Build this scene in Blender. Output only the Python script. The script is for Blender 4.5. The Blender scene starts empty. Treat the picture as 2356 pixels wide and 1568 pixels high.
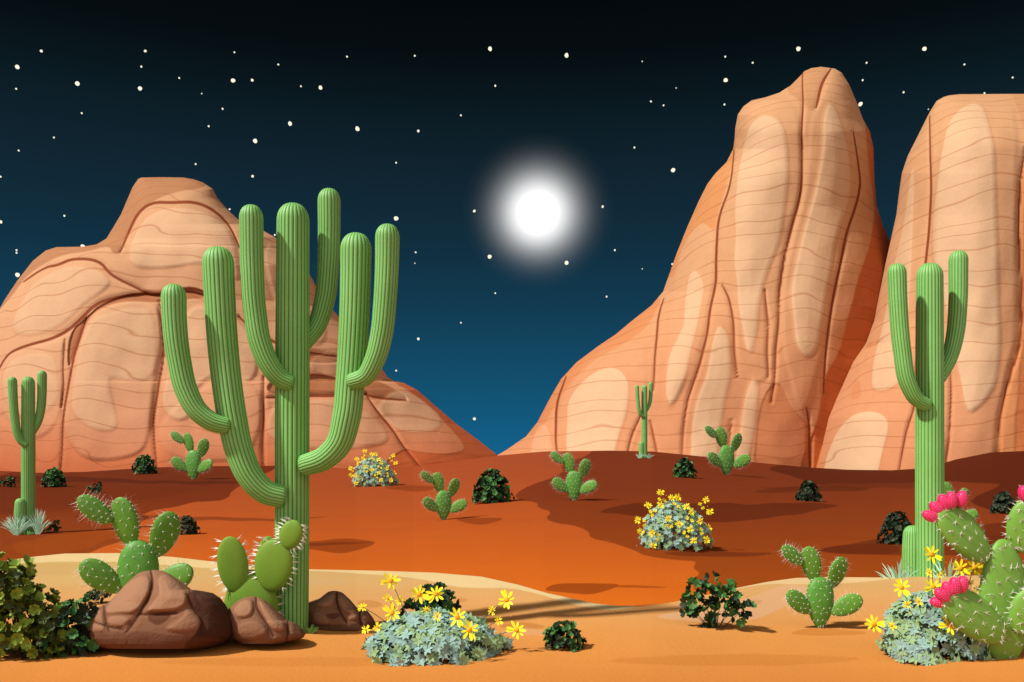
import bpy, math, random
import numpy as np
from mathutils import Vector
rng = np.random.default_rng(7)
random.seed(7)
S = bpy.context.scene
COL = S.collection
PI = math.pi
# ------------------------------------------------------------------ camera, sky, sun, exposure
F, U0, VH, HC = 2040.0, 1177.5, 1045.0, 3.7        # focal length and principal point in picture units, eye height in metres
cam = bpy.data.cameras.new('camera'); cam_o = bpy.data.objects.new('camera', cam); COL.objects.link(cam_o)
cam_o.location = (0, 0, HC); cam_o.rotation_euler = (PI / 2, 0, 0)
cam.sensor_width = 36; cam.lens = 36 * F / 2355; cam.shift_y = (VH - 784) / 2355
cam.clip_start = 0.1; cam.clip_end = 9000
S.camera = cam_o
EXPO = 0.5
S.view_settings.view_transform = 'Standard'; S.view_settings.look = 'None'
S.view_settings.exposure = EXPO; S.view_settings.gamma = 1; S.view_settings.use_curve_mapping = False

def lin1(c):
    c = c / 255.0
    return c / 12.92 if c <= 0.04045 else ((c + 0.055) / 1.055) ** 2.4
def lin(rgb, k=1.0): return tuple(lin1(c) / k for c in rgb)
SKYK = 2 ** EXPO
def ray(u, v):
    d = Vector(((u - U0) / F, 1.0, (VH - v) / F)); return d
MOON = ray(1237, 489).normalized()

w = bpy.data.worlds.new('World'); S.world = w; w.use_nodes = True
nt = w.node_tree; N = nt.nodes; L = nt.links; N.clear()
def nd(nt, t, **kw):
    n = nt.nodes.new(t)
    for k, v in kw.items(): setattr(n, k, v)
    return n
def mth(nt, op, a, b=None, c=None, clamp=False):
    n = nt.nodes.new('ShaderNodeMath'); n.operation = op; n.use_clamp = clamp
    for i, x in enumerate((a, b, c)):
        if x is None: continue
        if isinstance(x, (int, float)): n.inputs[i].default_value = x
        else: nt.links.new(x, n.inputs[i])
    return n.outputs[0]
def ramp(nt, fac, stops, interp='LINEAR'):
    r = nt.nodes.new('ShaderNodeValToRGB'); r.color_ramp.interpolation = interp
    e = r.color_ramp.elements
    while len(e) < len(stops): e.new(0.5)
    for i, (p, c) in enumerate(sorted(stops, key=lambda s: s[0])):
        e[i].position = p; e[i].color = (c[0], c[1], c[2], 1)
    nt.links.new(fac, r.inputs[0]); return r.outputs[0]
def mixc(nt, fac, a, b, blend='MIX'):
    m = nt.nodes.new('ShaderNodeMix'); m.data_type = 'RGBA'; m.blend_type = blend
    for i, x in ((0, fac), (6, a), (7, b)):
        if isinstance(x, (int, float)): m.inputs[i].default_value = x
        elif isinstance(x, tuple): m.inputs[i].default_value = (*x[:3], 1)
        else: nt.links.new(x, m.inputs[i])
    return m.outputs[2]
tc = nd(nt, 'ShaderNodeTexCoord'); sep = nd(nt, 'ShaderNodeSeparateXYZ'); L.new(tc.outputs['Generated'], sep.inputs[0])
el = [(1045, (20, 98, 140)), (960, (18, 88, 124)), (850, (19, 75, 104)), (700, (18, 58, 80)), (560, (17, 46, 62)), (430, (17, 38, 50)), (300, (13, 30, 39)), (200, (8, 21, 26)), (115, (6, 13, 16)), (0, (4, 9, 12))]
stops = []
for v, c in el:
    t = (1045 - v) / F; stops.append((t / math.sqrt(1 + t * t) / 0.5, lin(c, SKYK)))
skyc = ramp(nt, mth(nt, 'MULTIPLY', sep.outputs[2], 2.0, clamp=True), stops)
# moon aureole in the air around the moon
dp = nd(nt, 'ShaderNodeVectorMath', operation='DOT_PRODUCT'); L.new(tc.outputs['Generated'], dp.inputs[0]); dp.inputs[1].default_value = MOON
ang = mth(nt, 'ARCCOSINE', mth(nt, 'MINIMUM', dp.outputs['Value'], 1.0))
k = 1 / (F * 1.037)
halo = ramp(nt, mth(nt, 'DIVIDE', ang, 176 * k, clamp=True),
            [(0, (1, 1, 1))] + [(p, (c, c, c)) for p, c in ((.28, 1), (.32, .85), (.38, .66), (.44, .46), (.50, .31), (.56, .20), (.62, .122), (.68, .070), (.74, .038), (.80, .019), (.86, .0085), (.92, .003), (1, 0))])
wh = 1 / SKYK
skyc = mixc(nt, halo, skyc, (wh, wh, wh))
# fill light: a warm glow added to the unseen sky behind the viewer
rear_fill = mth(nt, 'MULTIPLY', mth(nt, 'SMOOTH_MIN', mth(nt, 'MAXIMUM', mth(nt, 'MULTIPLY', sep.outputs[1], -1.6), 0.0), 1.0, 0.3), 1.0)
skyc = mixc(nt, rear_fill, skyc, (0.62, 0.57, 0.54))
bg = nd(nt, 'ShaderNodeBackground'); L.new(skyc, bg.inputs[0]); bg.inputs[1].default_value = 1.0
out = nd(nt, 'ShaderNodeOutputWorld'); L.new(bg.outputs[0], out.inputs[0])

AZ, EL = math.radians(65), math.radians(48)
sund = bpy.data.lights.new('sun', 'SUN'); sund.energy = 3.75; sund.angle = math.radians(3.0); sund.color = (1.0, 0.95, 0.87)
sun = bpy.data.objects.new('sun', sund); COL.objects.link(sun)
sun.rotation_euler = Vector((math.sin(AZ) * math.cos(EL), math.cos(AZ) * math.cos(EL), -math.sin(EL))).to_track_quat('-Z', 'Y').to_euler()
sun.location = (-40, -30, 60)

# ------------------------------------------------------------------ helpers
def mesh(name, V, faces, mats, parent=None, attrs=None, smooth=True, midx=None):
    """faces: list of (n,k) int arrays"""
    me = bpy.data.meshes.new(name)
    V = np.asarray(V, np.float32)
    faces = [np.asarray(f, np.int32) for f in (faces if isinstance(faces, list) else [faces]) if len(f)]
    loops = np.concatenate([f.ravel() for f in faces]); cnt = np.concatenate([np.full(len(f), f.shape[1], np.int32) for f in faces])
    me.vertices.add(len(V)); me.vertices.foreach_set('co', V.ravel())
    me.loops.add(len(loops)); me.loops.foreach_set('vertex_index', loops)
    me.polygons.add(len(cnt)); me.polygons.foreach_set('loop_start', np.concatenate([[0], np.cumsum(cnt)[:-1]]).astype(np.int32))
    if midx is not None: me.polygons.foreach_set('material_index', np.asarray(midx, np.int32))
    me.update(calc_edges=True)
    me.polygons.foreach_set('use_smooth', np.full(len(cnt), smooth))
    for kx, a in (attrs or {}).items():
        a = np.asarray(a, np.float32)
        if a.ndim == 1:
            me.attributes.new(kx, 'FLOAT', 'POINT').data.foreach_set('value', a)
        else:
            c4 = np.ones((len(a), 4), np.float32); c4[:, :3] = a
            me.attributes.new(kx, 'FLOAT_COLOR', 'POINT').data.foreach_set('color', c4.ravel())
    for m in (mats if isinstance(mats, (list, tuple)) else [mats]): me.materials.append(m)
    o = bpy.data.objects.new(name, me); COL.objects.link(o)
    if parent: o.parent = parent
    return o
def tag(o, label=None, cat=None, group=None, kind=None):
    for k_, v_ in (('label', label), ('category', cat), ('group', group), ('kind', kind)):
        if v_: o[k_] = v_
    return o
def empty(name, loc, label, cat, group=None):
    o = bpy.data.objects.new(name, None); COL.objects.link(o); o.location = loc
    o.empty_display_size = 0.3
    return tag(o, label, cat, group)
def copy_tree(o, parent=None):
    c = o.copy(); COL.objects.link(c)
    if parent: c.parent = parent
    for ch in [x for x in bpy.data.objects if x.parent == o]: copy_tree(ch, c)
    return c
def joinm(parts):
    """parts: list of (V, [faces]) -> V, faces"""
    Vs, Fs, n = [], {}, 0
    for V, fs in parts:
        for f in fs:
            f = np.asarray(f)
            Fs.setdefault(f.shape[1], []).append(f + n)
        Vs.append(V); n += len(V)
    return np.concatenate(Vs), [np.concatenate(x) for x in Fs.values()]
def sm(a, b, x):
    t = np.clip((x - a) / (b - a), 0, 1); return t * t * (3 - 2 * t)
def inpoly(x, y, P):
    P = np.asarray(P, float); r = np.zeros(x.shape, bool); n = len(P); j = n - 1
    for i in range(n):
        xi, yi, xj, yj = *P[i], *P[j]
        if yi != yj:
            r ^= ((yi > y) != (yj > y)) & (x < (xj - xi) * (y - yi) / (yj - yi) + xi)
        j = i
    return r
def segdist(x, y, P, closed=False):
    """distance to a polyline, and position along it 0..1"""
    P = np.asarray(P, float)
    if closed: P = np.vstack([P, P[:1]])
    d = np.full(x.shape, 1e9); t_ = np.zeros(x.shape); n = len(P) - 1
    for i in range(n):
        a, b = P[i], P[i + 1]; ab = b - a; L2 = ab @ ab + 1e-9
        t = np.clip(((x - a[0]) * ab[0] + (y - a[1]) * ab[1]) / L2, 0, 1)
        dd = np.hypot(x - a[0] - t * ab[0], y - a[1] - t * ab[1])
        m = dd < d; d = np.where(m, dd, d); t_ = np.where(m, (i + t) / n, t_)
    return d, t_
def sdf(x, y, P):
    d, _ = segdist(x, y, P, True); return np.where(inpoly(x, y, P), -d, d)
def chaikin(P, n=2, closed=True):
    P = np.asarray(P, float)
    for _ in range(n):
        if closed:
            Q = np.roll(P, -1, 0); P = np.stack([.75 * P + .25 * Q, .25 * P + .75 * Q], 1).reshape(-1, 2)
        else:
            A, B = P[:-1], P[1:]; M = np.stack([.75 * A + .25 * B, .25 * A + .75 * B], 1).reshape(-1, 2)
            P = np.vstack([P[:1], M, P[-1:]])
    return P
class WN:                                            # smooth wavy noise
    def __init__(s, n, f, seed):
        r = np.random.default_rng(seed); a = r.uniform(0, 2 * PI, n); m = f * r.uniform(.5, 1.6, n)
        s.k = np.stack([np.cos(a) * m, np.sin(a) * m], 1); s.p = r.uniform(0, 2 * PI, n)
    def __call__(s, x, y):
        return sum(np.sin(k[0] * x + k[1] * y + p) for k, p in zip(s.k, s.p)) / math.sqrt(len(s.p))
# view crops of my notes -> picture units
def zc(x0, y0, sc):
    return lambda pts: [(((x0 + X / sc) * .9744), ((y0 + Y / sc) * .9744)) for X, Y in pts]
Z1, Z2, Z3, Z4, Z5 = zc(0, 1100, 2.945), zc(700, 1250, 3.366), zc(1900, 1100, 3.92), zc(1200, 1000, 2.945), zc(0, 800, 2.945)
ZA, ZB, ZC = zc(0, 380, 1.9633), zc(1150, 100, 1.5225), zc(360, 420, 1.8887)
# ------------------------------------------------------------------ materials
def mat(name):
    m = bpy.data.materials.new(name); m.use_nodes = True
    b = m.node_tree.nodes['Principled BSDF']; return m, m.node_tree, b
def setc(nt, b, c):
    if isinstance(c, tuple): b.inputs['Base Color'].default_value = (*c, 1)
    else: nt.links.new(c, b.inputs['Base Color'])
def noise(nt, scale, detail=4, rough=.55, vec=None, coord='Object'):
    n = nd(nt, 'ShaderNodeTexNoise'); n.inputs['Scale'].default_value = scale; n.inputs['Detail'].default_value = detail; n.inputs['Roughness'].default_value = rough
    if vec is None:
        t = nd(nt, 'ShaderNodeTexCoord'); vec = t.outputs[coord]
    nt.links.new(vec, n.inputs['Vector']); return n.outputs['Fac']
def bump(nt, b, h, strength=.3, dist=.05):
    n = nd(nt, 'ShaderNodeBump'); n.inputs['Strength'].default_value = strength; n.inputs['Distance'].default_value = dist
    nt.links.new(h, n.inputs['Height']); nt.links.new(n.outputs[0], b.inputs['Normal'])
def simple(name, rgb, rough=.6, k=1.25, var=.12, nscale=6, spec=.3):
    m, nt, b = mat(name); c = lin(rgb, k)
    d = tuple(x * (1 - var) for x in c); e = tuple(min(1, x * (1 + var)) for x in c)
    setc(nt, b, mixc(nt, noise(nt, nscale), d, e)); b.inputs['Roughness'].default_value = rough; b.inputs['Specular IOR Level'].default_value = spec
    return m
def attr_mat(name, at, rough=.9, var=.1, scales=(2, 30), bumpd=.02, spec=.15, extra=None):
    m, nt, b = mat(name)
    a = nd(nt, 'ShaderNodeAttribute'); a.attribute_name = at
    n1, n2 = noise(nt, scales[0], 6), noise(nt, scales[1], 5)
    f = mth(nt, 'ADD', mth(nt, 'MULTIPLY', n1, var), mth(nt, 'MULTIPLY', n2, var))
    f = mth(nt, 'ADD', f, 1 - var)
    mul = nd(nt, 'ShaderNodeVectorMath', operation='SCALE'); nt.links.new(a.outputs['Color'], mul.inputs[0]); nt.links.new(f, mul.inputs['Scale'])
    setc(nt, b, mul.outputs[0]); b.inputs['Roughness'].default_value = rough; b.inputs['Specular IOR Level'].default_value = spec
    bump(nt, b, mth(nt, 'ADD', n1, mth(nt, 'MULTIPLY', n2, .5)), .5, bumpd)
    return m
M = {}
M['soil'] = attr_mat('desert_soil', 'col', var=.15, scales=(.35, 12), bumpd=.06, spec=.03)
M['sand'] = attr_mat('dune_sand', 'col', var=.08, scales=(.6, 14), bumpd=.04, spec=.05)
def rock_mat(name, spacing, wob, k, tone=1.0, lines=True, bscale=.35, bd=.28):
    m, nt, b = mat(name)
    a = nd(nt, 'ShaderNodeAttribute'); a.attribute_name = 'col'
    g = nd(nt, 'ShaderNodeTexCoord'); sp = nd(nt, 'ShaderNodeSeparateXYZ'); nt.links.new(g.outputs['Object'], sp.inputs[0])
    n1 = noise(nt, bscale, 8, .6); n2 = noise(nt, bscale * 6, 6, .6)
    f = mth(nt, 'ADD', mth(nt, 'MULTIPLY', n1, .16), mth(nt, 'ADD', mth(nt, 'MULTIPLY', n2, .10), .87))
    mul = nd(nt, 'ShaderNodeVectorMath', operation='SCALE'); nt.links.new(a.outputs['Color'], mul.inputs[0]); nt.links.new(f, mul.inputs['Scale'])
    c = mul.outputs[0]; h = mth(nt, 'ADD', mth(nt, 'MULTIPLY', n1, .7), mth(nt, 'MULTIPLY', n2, .25))
    if lines:                                         # bedding seams: thin rusty lines following wavy strata
        cv = nd(nt, 'ShaderNodeCombineXYZ'); nt.links.new(sp.outputs[0], cv.inputs[0]); nt.links.new(mth(nt, 'MULTIPLY', sp.outputs[2], .35), cv.inputs[2]); nt.links.new(mth(nt, 'MULTIPLY', sp.outputs[1], .4), cv.inputs[1])
        wv = noise(nt, .055, 1.5, .4, cv.outputs[0])
        cz = nd(nt, 'ShaderNodeCombineXYZ'); nt.links.new(sp.outputs[2], cz.inputs[2])
        irr = noise(nt, .16, 1, .5, cz.outputs[0])
        q = mth(nt, 'DIVIDE', mth(nt, 'ADD', sp.outputs[2], mth(nt, 'ADD', mth(nt, 'MULTIPLY', wv, wob), mth(nt, 'MULTIPLY', irr, spacing * 2.2))), spacing)
        fr = mth(nt, 'ABSOLUTE', mth(nt, 'SUBTRACT', mth(nt, 'FRACT', q), .5))
        thick = mth(nt, 'ADD', mth(nt, 'MULTIPLY', noise(nt, .12, 2), .085), .018)
        ln = mth(nt, 'SUBTRACT', 1.0, mth(nt, 'SMOOTH_MIN', mth(nt, 'DIVIDE', fr, thick), 1.0, .2), clamp=True)
        c = mixc(nt, mth(nt, 'MULTIPLY', ln, .5), c, lin((158, 84, 42), k))
        h = mth(nt, 'SUBTRACT', h, mth(nt, 'MULTIPLY', ln, .12))
    setc(nt, b, c); b.inputs['Roughness'].default_value = .92; b.inputs['Specular IOR Level'].default_value = .12
    bump(nt, b, h, .55, bd)
    return m
KR = 1.27
M['rock'] = rock_mat('sandstone', 3.6, 11, KR)
M['boulder'] = rock_mat('brown_stone', 1, 1, 1, lines=False, bscale=4.5, bd=.09)

# ------------------------------------------------------------------ terrain
BASE = np.array([(-900, 1075), (-300, 1080), (0, 1085), (80, 1090), (200, 1087), (330, 1077), (450, 1073), (640, 1072), (720, 1074), (820, 1079), (950, 1074), (1080, 1056), (1150, 1047), (1250, 1038), (1400, 1036), (1500, 1038), (1620, 1050), (1750, 1065), (1860, 1076), (1950, 1082), (2050, 1083), (2130, 1077), (2200, 1056), (2280, 1040), (2355, 1037), (2700, 1040), (3300, 1060)], float)
YC = 150.0
def zcrest(u):
    return HC - (np.interp(u, BASE[:, 0], BASE[:, 1]) - VH) * YC / F
def terrain(u, y):
    t = np.clip(y / YC, 0, None)
    z = zcrest(u) * np.minimum(t, 1.0) ** 1.5
    far = sm(YC, YC + 260, y); z = z * (1 - far) - 9 * far
    return z
D_U = np.array([(-700, 1300), (-200, 1296), (0, 1290), (80, 1279), (150, 1272), (270, 1271), (400, 1280), (570, 1300), (700, 1308), (890, 1312), (1000, 1316), (1108, 1325), (1190, 1343), (1260, 1363), (1319, 1376), (1370, 1387), (1418, 1392), (1480, 1392), (1535, 1386), (1649, 1362), (1699, 1350), (1765, 1337), (1831, 1328), (1900, 1326), (2020, 1327), (2110, 1325), (2355, 1320), (2800, 1310), (3300, 1305)], float)
def dune_edge(u): return np.interp(u, D_U[:, 0], D_U[:, 1])
HD = .34
def edge_y(u):
    vb = dune_edge(u); y = (HC - HD) * F / (vb - VH)
    for _ in range(8): y = (HC - HD - terrain(u, y)) * F / (vb - VH)
    return y
wd = WN(7, .35, 3)
def dune(u, y):
    x = (u - U0) / F * y; yb = edge_y(u)
    s = sm(-1.4, 0.15, yb - y); i = sm(1, 6, yb - y)
    return terrain(u, y) + HD * s - .03 * (1 - s) + i * (.05 * wd(x, y * 1.6) - .06)
def surf(u, y, only=None):
    g = terrain(u, y)
    return g if only == 'ground' else np.maximum(g, dune(u, y))
def hit(u, v, only=None):
    y = np.exp(np.linspace(math.log(4), math.log(149), 6000))
    vv = VH - F * (surf(np.full_like(y, u), y, only) - HC) / y
    i = np.argmax(vv <= v); y0 = y[i]
    return Vector(((u - U0) / F * y0, y0, float(surf(np.array([u * 1.0]), np.array([y0]), only)[0]))), y0 / F
def rl(l, u, v, d):
    Y = l.y + d; return ((u - U0) / F * Y - l.x, d, HC - (v - VH) / F * Y - l.z)
def uv(x, y, z): return U0 + F * x / y, VH - F * (z - HC) / y

KG = 1.50
def cl(*a): return np.array(lin(a, KG))
def grad(v, stops):
    v0 = [s[0] for s in stops]; C = np.array([cl(*s[1]) for s in stops])
    return np.stack([np.interp(v, v0, C[:, i]) for i in range(3)], 1)
us = np.concatenate([np.linspace(-2600, -120, 60)[:-1], np.linspace(-120, 2475, 1100), np.linspace(2475, 4950, 60)[1:]])
vs_ = np.concatenate([np.linspace(0, 1, 330)])
# rows: distances so that they fall evenly in the picture
ys = np.concatenate([[1.5, 3, 6, 9], F * HC / np.linspace(420, 52, 330), np.linspace(147, 150, 3), [154, 160, 175, 200, 240, 300, 380, 500, 800, 1500, 3000, 6000]])
UU, YY = np.meshgrid(us, ys); UU = UU.ravel(); YY = YY.ravel()
ZZ = terrain(UU, YY); XX = (UU - U0) / F * YY
und = WN(9, .5, 5)
ZZ = ZZ + .02 * und(XX, YY) * sm(200, 20, YY)
u_, v_ = UU, VH - F * (ZZ - HC) / YY
nse = WN(10, .05, 11)(u_, v_ * 2.5) * 2.0
uj, vj = u_ + nse * 2, v_ + nse * .6
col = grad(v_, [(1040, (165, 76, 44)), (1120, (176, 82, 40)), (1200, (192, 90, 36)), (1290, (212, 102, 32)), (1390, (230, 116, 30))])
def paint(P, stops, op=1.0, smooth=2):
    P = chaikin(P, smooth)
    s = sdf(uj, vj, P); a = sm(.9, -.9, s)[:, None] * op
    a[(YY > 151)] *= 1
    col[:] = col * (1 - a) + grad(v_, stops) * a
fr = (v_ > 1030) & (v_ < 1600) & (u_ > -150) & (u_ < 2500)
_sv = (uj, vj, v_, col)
def paint_all():  # soil tones, plus lens streaks that paint cast shadows into the ground colour
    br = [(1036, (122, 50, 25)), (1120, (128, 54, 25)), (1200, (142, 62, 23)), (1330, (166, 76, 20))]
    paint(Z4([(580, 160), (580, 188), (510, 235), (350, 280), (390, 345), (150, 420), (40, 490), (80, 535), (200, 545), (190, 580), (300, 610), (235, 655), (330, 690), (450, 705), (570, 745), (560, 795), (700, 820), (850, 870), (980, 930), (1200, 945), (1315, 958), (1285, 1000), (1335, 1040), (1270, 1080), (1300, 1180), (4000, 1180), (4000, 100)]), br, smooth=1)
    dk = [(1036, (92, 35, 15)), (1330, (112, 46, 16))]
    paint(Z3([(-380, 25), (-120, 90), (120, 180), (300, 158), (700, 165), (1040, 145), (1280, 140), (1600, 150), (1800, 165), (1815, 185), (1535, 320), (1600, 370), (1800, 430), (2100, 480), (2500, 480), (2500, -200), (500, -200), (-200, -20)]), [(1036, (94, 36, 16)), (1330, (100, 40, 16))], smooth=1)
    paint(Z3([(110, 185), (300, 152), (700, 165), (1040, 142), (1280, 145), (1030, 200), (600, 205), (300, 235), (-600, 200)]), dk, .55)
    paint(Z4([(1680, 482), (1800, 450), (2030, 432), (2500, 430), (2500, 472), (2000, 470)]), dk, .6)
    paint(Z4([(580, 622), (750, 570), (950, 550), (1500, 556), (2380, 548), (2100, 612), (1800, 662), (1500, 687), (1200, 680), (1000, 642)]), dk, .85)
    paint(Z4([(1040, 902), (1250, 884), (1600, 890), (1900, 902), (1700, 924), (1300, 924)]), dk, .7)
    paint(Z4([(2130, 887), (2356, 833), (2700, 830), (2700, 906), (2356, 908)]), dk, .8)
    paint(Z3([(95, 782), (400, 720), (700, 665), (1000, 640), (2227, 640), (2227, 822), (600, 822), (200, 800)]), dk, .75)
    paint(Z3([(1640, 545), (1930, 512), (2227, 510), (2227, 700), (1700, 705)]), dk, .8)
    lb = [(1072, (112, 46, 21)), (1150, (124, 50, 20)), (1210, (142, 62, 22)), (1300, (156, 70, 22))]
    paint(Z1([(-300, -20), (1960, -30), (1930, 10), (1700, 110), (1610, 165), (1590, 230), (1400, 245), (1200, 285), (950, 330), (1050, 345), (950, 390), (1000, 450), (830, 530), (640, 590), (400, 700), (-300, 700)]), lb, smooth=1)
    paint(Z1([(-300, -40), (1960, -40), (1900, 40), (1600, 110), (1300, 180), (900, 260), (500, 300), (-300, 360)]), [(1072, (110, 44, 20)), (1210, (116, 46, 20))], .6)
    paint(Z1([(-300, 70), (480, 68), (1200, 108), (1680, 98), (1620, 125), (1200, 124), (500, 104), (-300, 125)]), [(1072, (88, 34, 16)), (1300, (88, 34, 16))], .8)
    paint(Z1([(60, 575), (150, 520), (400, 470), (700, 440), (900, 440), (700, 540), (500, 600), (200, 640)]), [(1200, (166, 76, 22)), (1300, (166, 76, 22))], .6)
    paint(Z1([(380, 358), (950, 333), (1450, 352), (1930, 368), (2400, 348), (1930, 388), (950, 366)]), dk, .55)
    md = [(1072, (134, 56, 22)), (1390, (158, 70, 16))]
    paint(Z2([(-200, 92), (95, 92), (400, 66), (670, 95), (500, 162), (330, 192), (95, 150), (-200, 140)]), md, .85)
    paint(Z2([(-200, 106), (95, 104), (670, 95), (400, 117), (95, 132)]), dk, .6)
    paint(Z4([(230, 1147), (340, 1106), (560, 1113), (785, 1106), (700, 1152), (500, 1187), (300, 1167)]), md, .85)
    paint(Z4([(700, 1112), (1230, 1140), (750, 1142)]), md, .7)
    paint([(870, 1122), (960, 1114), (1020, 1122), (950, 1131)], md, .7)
    paint([(1040, 1191), (1176, 1189), (1120, 1208), (1070, 1203)], md, .8)  # shadow streak beside the prickly pear, painted as darker ground
idx = np.where(fr)[0]
full = col
uj, vj, v_f, YYf = uj[idx], vj[idx], v_[idx], YY[idx]
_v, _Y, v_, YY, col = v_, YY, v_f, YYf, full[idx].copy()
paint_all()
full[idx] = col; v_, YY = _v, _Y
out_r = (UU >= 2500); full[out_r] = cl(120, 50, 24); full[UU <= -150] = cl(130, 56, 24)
nu, ny = len(us), len(ys)
i0 = (np.arange(ny - 1)[:, None] * nu + np.arange(nu - 1)[None]).ravel()
fq = np.stack([i0, i0 + 1, i0 + nu + 1, i0 + nu], 1)
Vg = np.stack([XX, YY, ZZ], 1)
# plain behind and beside the viewer, joined to the same sheet
rb = [(-9000, -60, 0), (-60, -60, 0), (60, -60, 0), (9000, -60, 0), (9000, -6000, -9), (-9000, -6000, -9), (-9000, 1.0, 0), (9000, 1.0, 0)]
nb = len(Vg); Vg = np.vstack([Vg, np.array(rb, float)])
full = np.vstack([full, np.tile(cl(190, 92, 38), (len(rb), 1))])
near = np.arange(nu)
fan = np.array([[nb + 1, nb + 2, near[i + 1], near[i]] for i in range(0)], int).reshape(0, 4)
rear = np.array([[nb + 0, nb + 3, nb + 7, nb + 6], [nb + 5, nb + 4, nb + 3, nb + 0]])
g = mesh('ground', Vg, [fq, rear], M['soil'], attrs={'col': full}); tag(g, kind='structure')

# the pale dune in front
du = np.linspace(-1500, 3850, 1300)
yb = edge_y(du)
tt = np.concatenate([np.linspace(-1.7, .6, 34), .6 + np.cumsum(np.full(240, .07))])
DU, TT = np.meshgrid(du, tt); YBb = np.broadcast_to(yb, DU.shape)
DY = np.maximum(YBb - TT, 2.0)
DU, DY = DU.ravel(), DY.ravel(); DZ = dune(DU, DY); DX = (DU - U0) / F * DY
rip = WN(8, 1.6, 9); DZ = DZ + .012 * rip(DX, DY * 1.5) * sm(0, 2, YBb.ravel() - DY)
du_, dv_ = DU, VH - F * (DZ - HC) / DY
def gradd(v, stops, kk=1.42):
    v0 = [s[0] for s in stops]; C = np.array([lin(s[1], kk) for s in stops]); return np.stack([np.interp(v, v0, C[:, i]) for i in range(3)], 1)
dn = WN(10, .04, 21)(du_, dv_ * 2) * 1.5
dcol = gradd(dv_, [(1270, (206, 178, 104)), (1330, (220, 176, 114)), (1390, (230, 168, 102)), (1460, (232, 156, 80)), (1560, (226, 144, 68))])
def dpaint(P, rgb, op, soft=1.0, n=2):
    a = sm(soft, -soft, sdf(du_ + dn, dv_ + dn * .5, chaikin(P, n)))[:, None] * op
    dcol[:] = dcol * (1 - a) + np.array(lin(rgb, 1.42)) * a
rim = [(-300, 1250), (0, 1250), (150, 1240), (300, 1240), (900, 1280), (1200, 1310), (1470, 1370), (1472, 1393), (1420, 1403), (1376, 1401)] + Z2([(2356, 622), (2200, 597), (1900, 502), (1700, 462), (1500, 467), (1250, 457), (1050, 402), (850, 372), (95, 322)]) + [(600, 1311), (500, 1308), (300, 1293), (150, 1290), (0, 1298), (-300, 1310)]
dpaint(rim, (238, 210, 152), .95, n=1)
dpaint(Z4([(1500, 1158), (1800, 1112), (2000, 1116), (2356, 1112)]) + Z3([(600, 1066), (1040, 1022), (1040, 900), (-200, 900)]) + Z4([(1700, 1060)]), (238, 206, 150), .9, n=1)
dpaint(Z4([(990, 1340), (1200, 1300), (1450, 1260), (1700, 1200), (1900, 1120), (2100, 1120), (2000, 1220), (1850, 1310), (1650, 1375), (1400, 1385), (1150, 1365)]), (230, 178, 132), .85)
dpaint(Z2([(-300, 380), (95, 385), (300, 390), (480, 418), (300, 438), (-300, 430)]), (218, 178, 122), .7)
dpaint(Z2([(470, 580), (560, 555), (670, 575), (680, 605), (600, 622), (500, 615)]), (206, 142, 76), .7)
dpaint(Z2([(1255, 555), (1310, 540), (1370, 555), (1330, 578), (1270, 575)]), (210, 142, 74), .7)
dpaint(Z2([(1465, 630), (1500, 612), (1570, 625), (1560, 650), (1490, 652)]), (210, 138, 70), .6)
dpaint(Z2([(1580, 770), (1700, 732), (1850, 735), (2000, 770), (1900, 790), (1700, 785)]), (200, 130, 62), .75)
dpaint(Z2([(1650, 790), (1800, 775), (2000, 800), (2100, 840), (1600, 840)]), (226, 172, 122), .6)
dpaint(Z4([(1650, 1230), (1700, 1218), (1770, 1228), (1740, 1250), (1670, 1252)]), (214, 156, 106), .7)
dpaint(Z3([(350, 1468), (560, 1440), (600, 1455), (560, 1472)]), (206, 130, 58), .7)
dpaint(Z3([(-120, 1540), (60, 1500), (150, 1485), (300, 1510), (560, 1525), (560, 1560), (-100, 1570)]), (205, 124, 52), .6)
dpaint([(60, 1320), (240, 1322), (300, 1335), (210, 1345), (80, 1348)], (222, 186, 116), .5)
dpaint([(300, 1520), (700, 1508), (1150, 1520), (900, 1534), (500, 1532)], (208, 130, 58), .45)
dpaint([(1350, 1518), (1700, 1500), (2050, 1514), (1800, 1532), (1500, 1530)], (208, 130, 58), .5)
nu, ny = len(du), len(tt)
i0 = (np.arange(ny - 1)[:, None] * nu + np.arange(nu - 1)[None]).ravel()
tag(mesh('sand_dune', np.stack([DX, DY, DZ], 1), np.stack([i0, i0 + nu, i0 + nu + 1, i0 + 1], 1), M['sand'], attrs={'col': dcol}), kind='structure')

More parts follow.
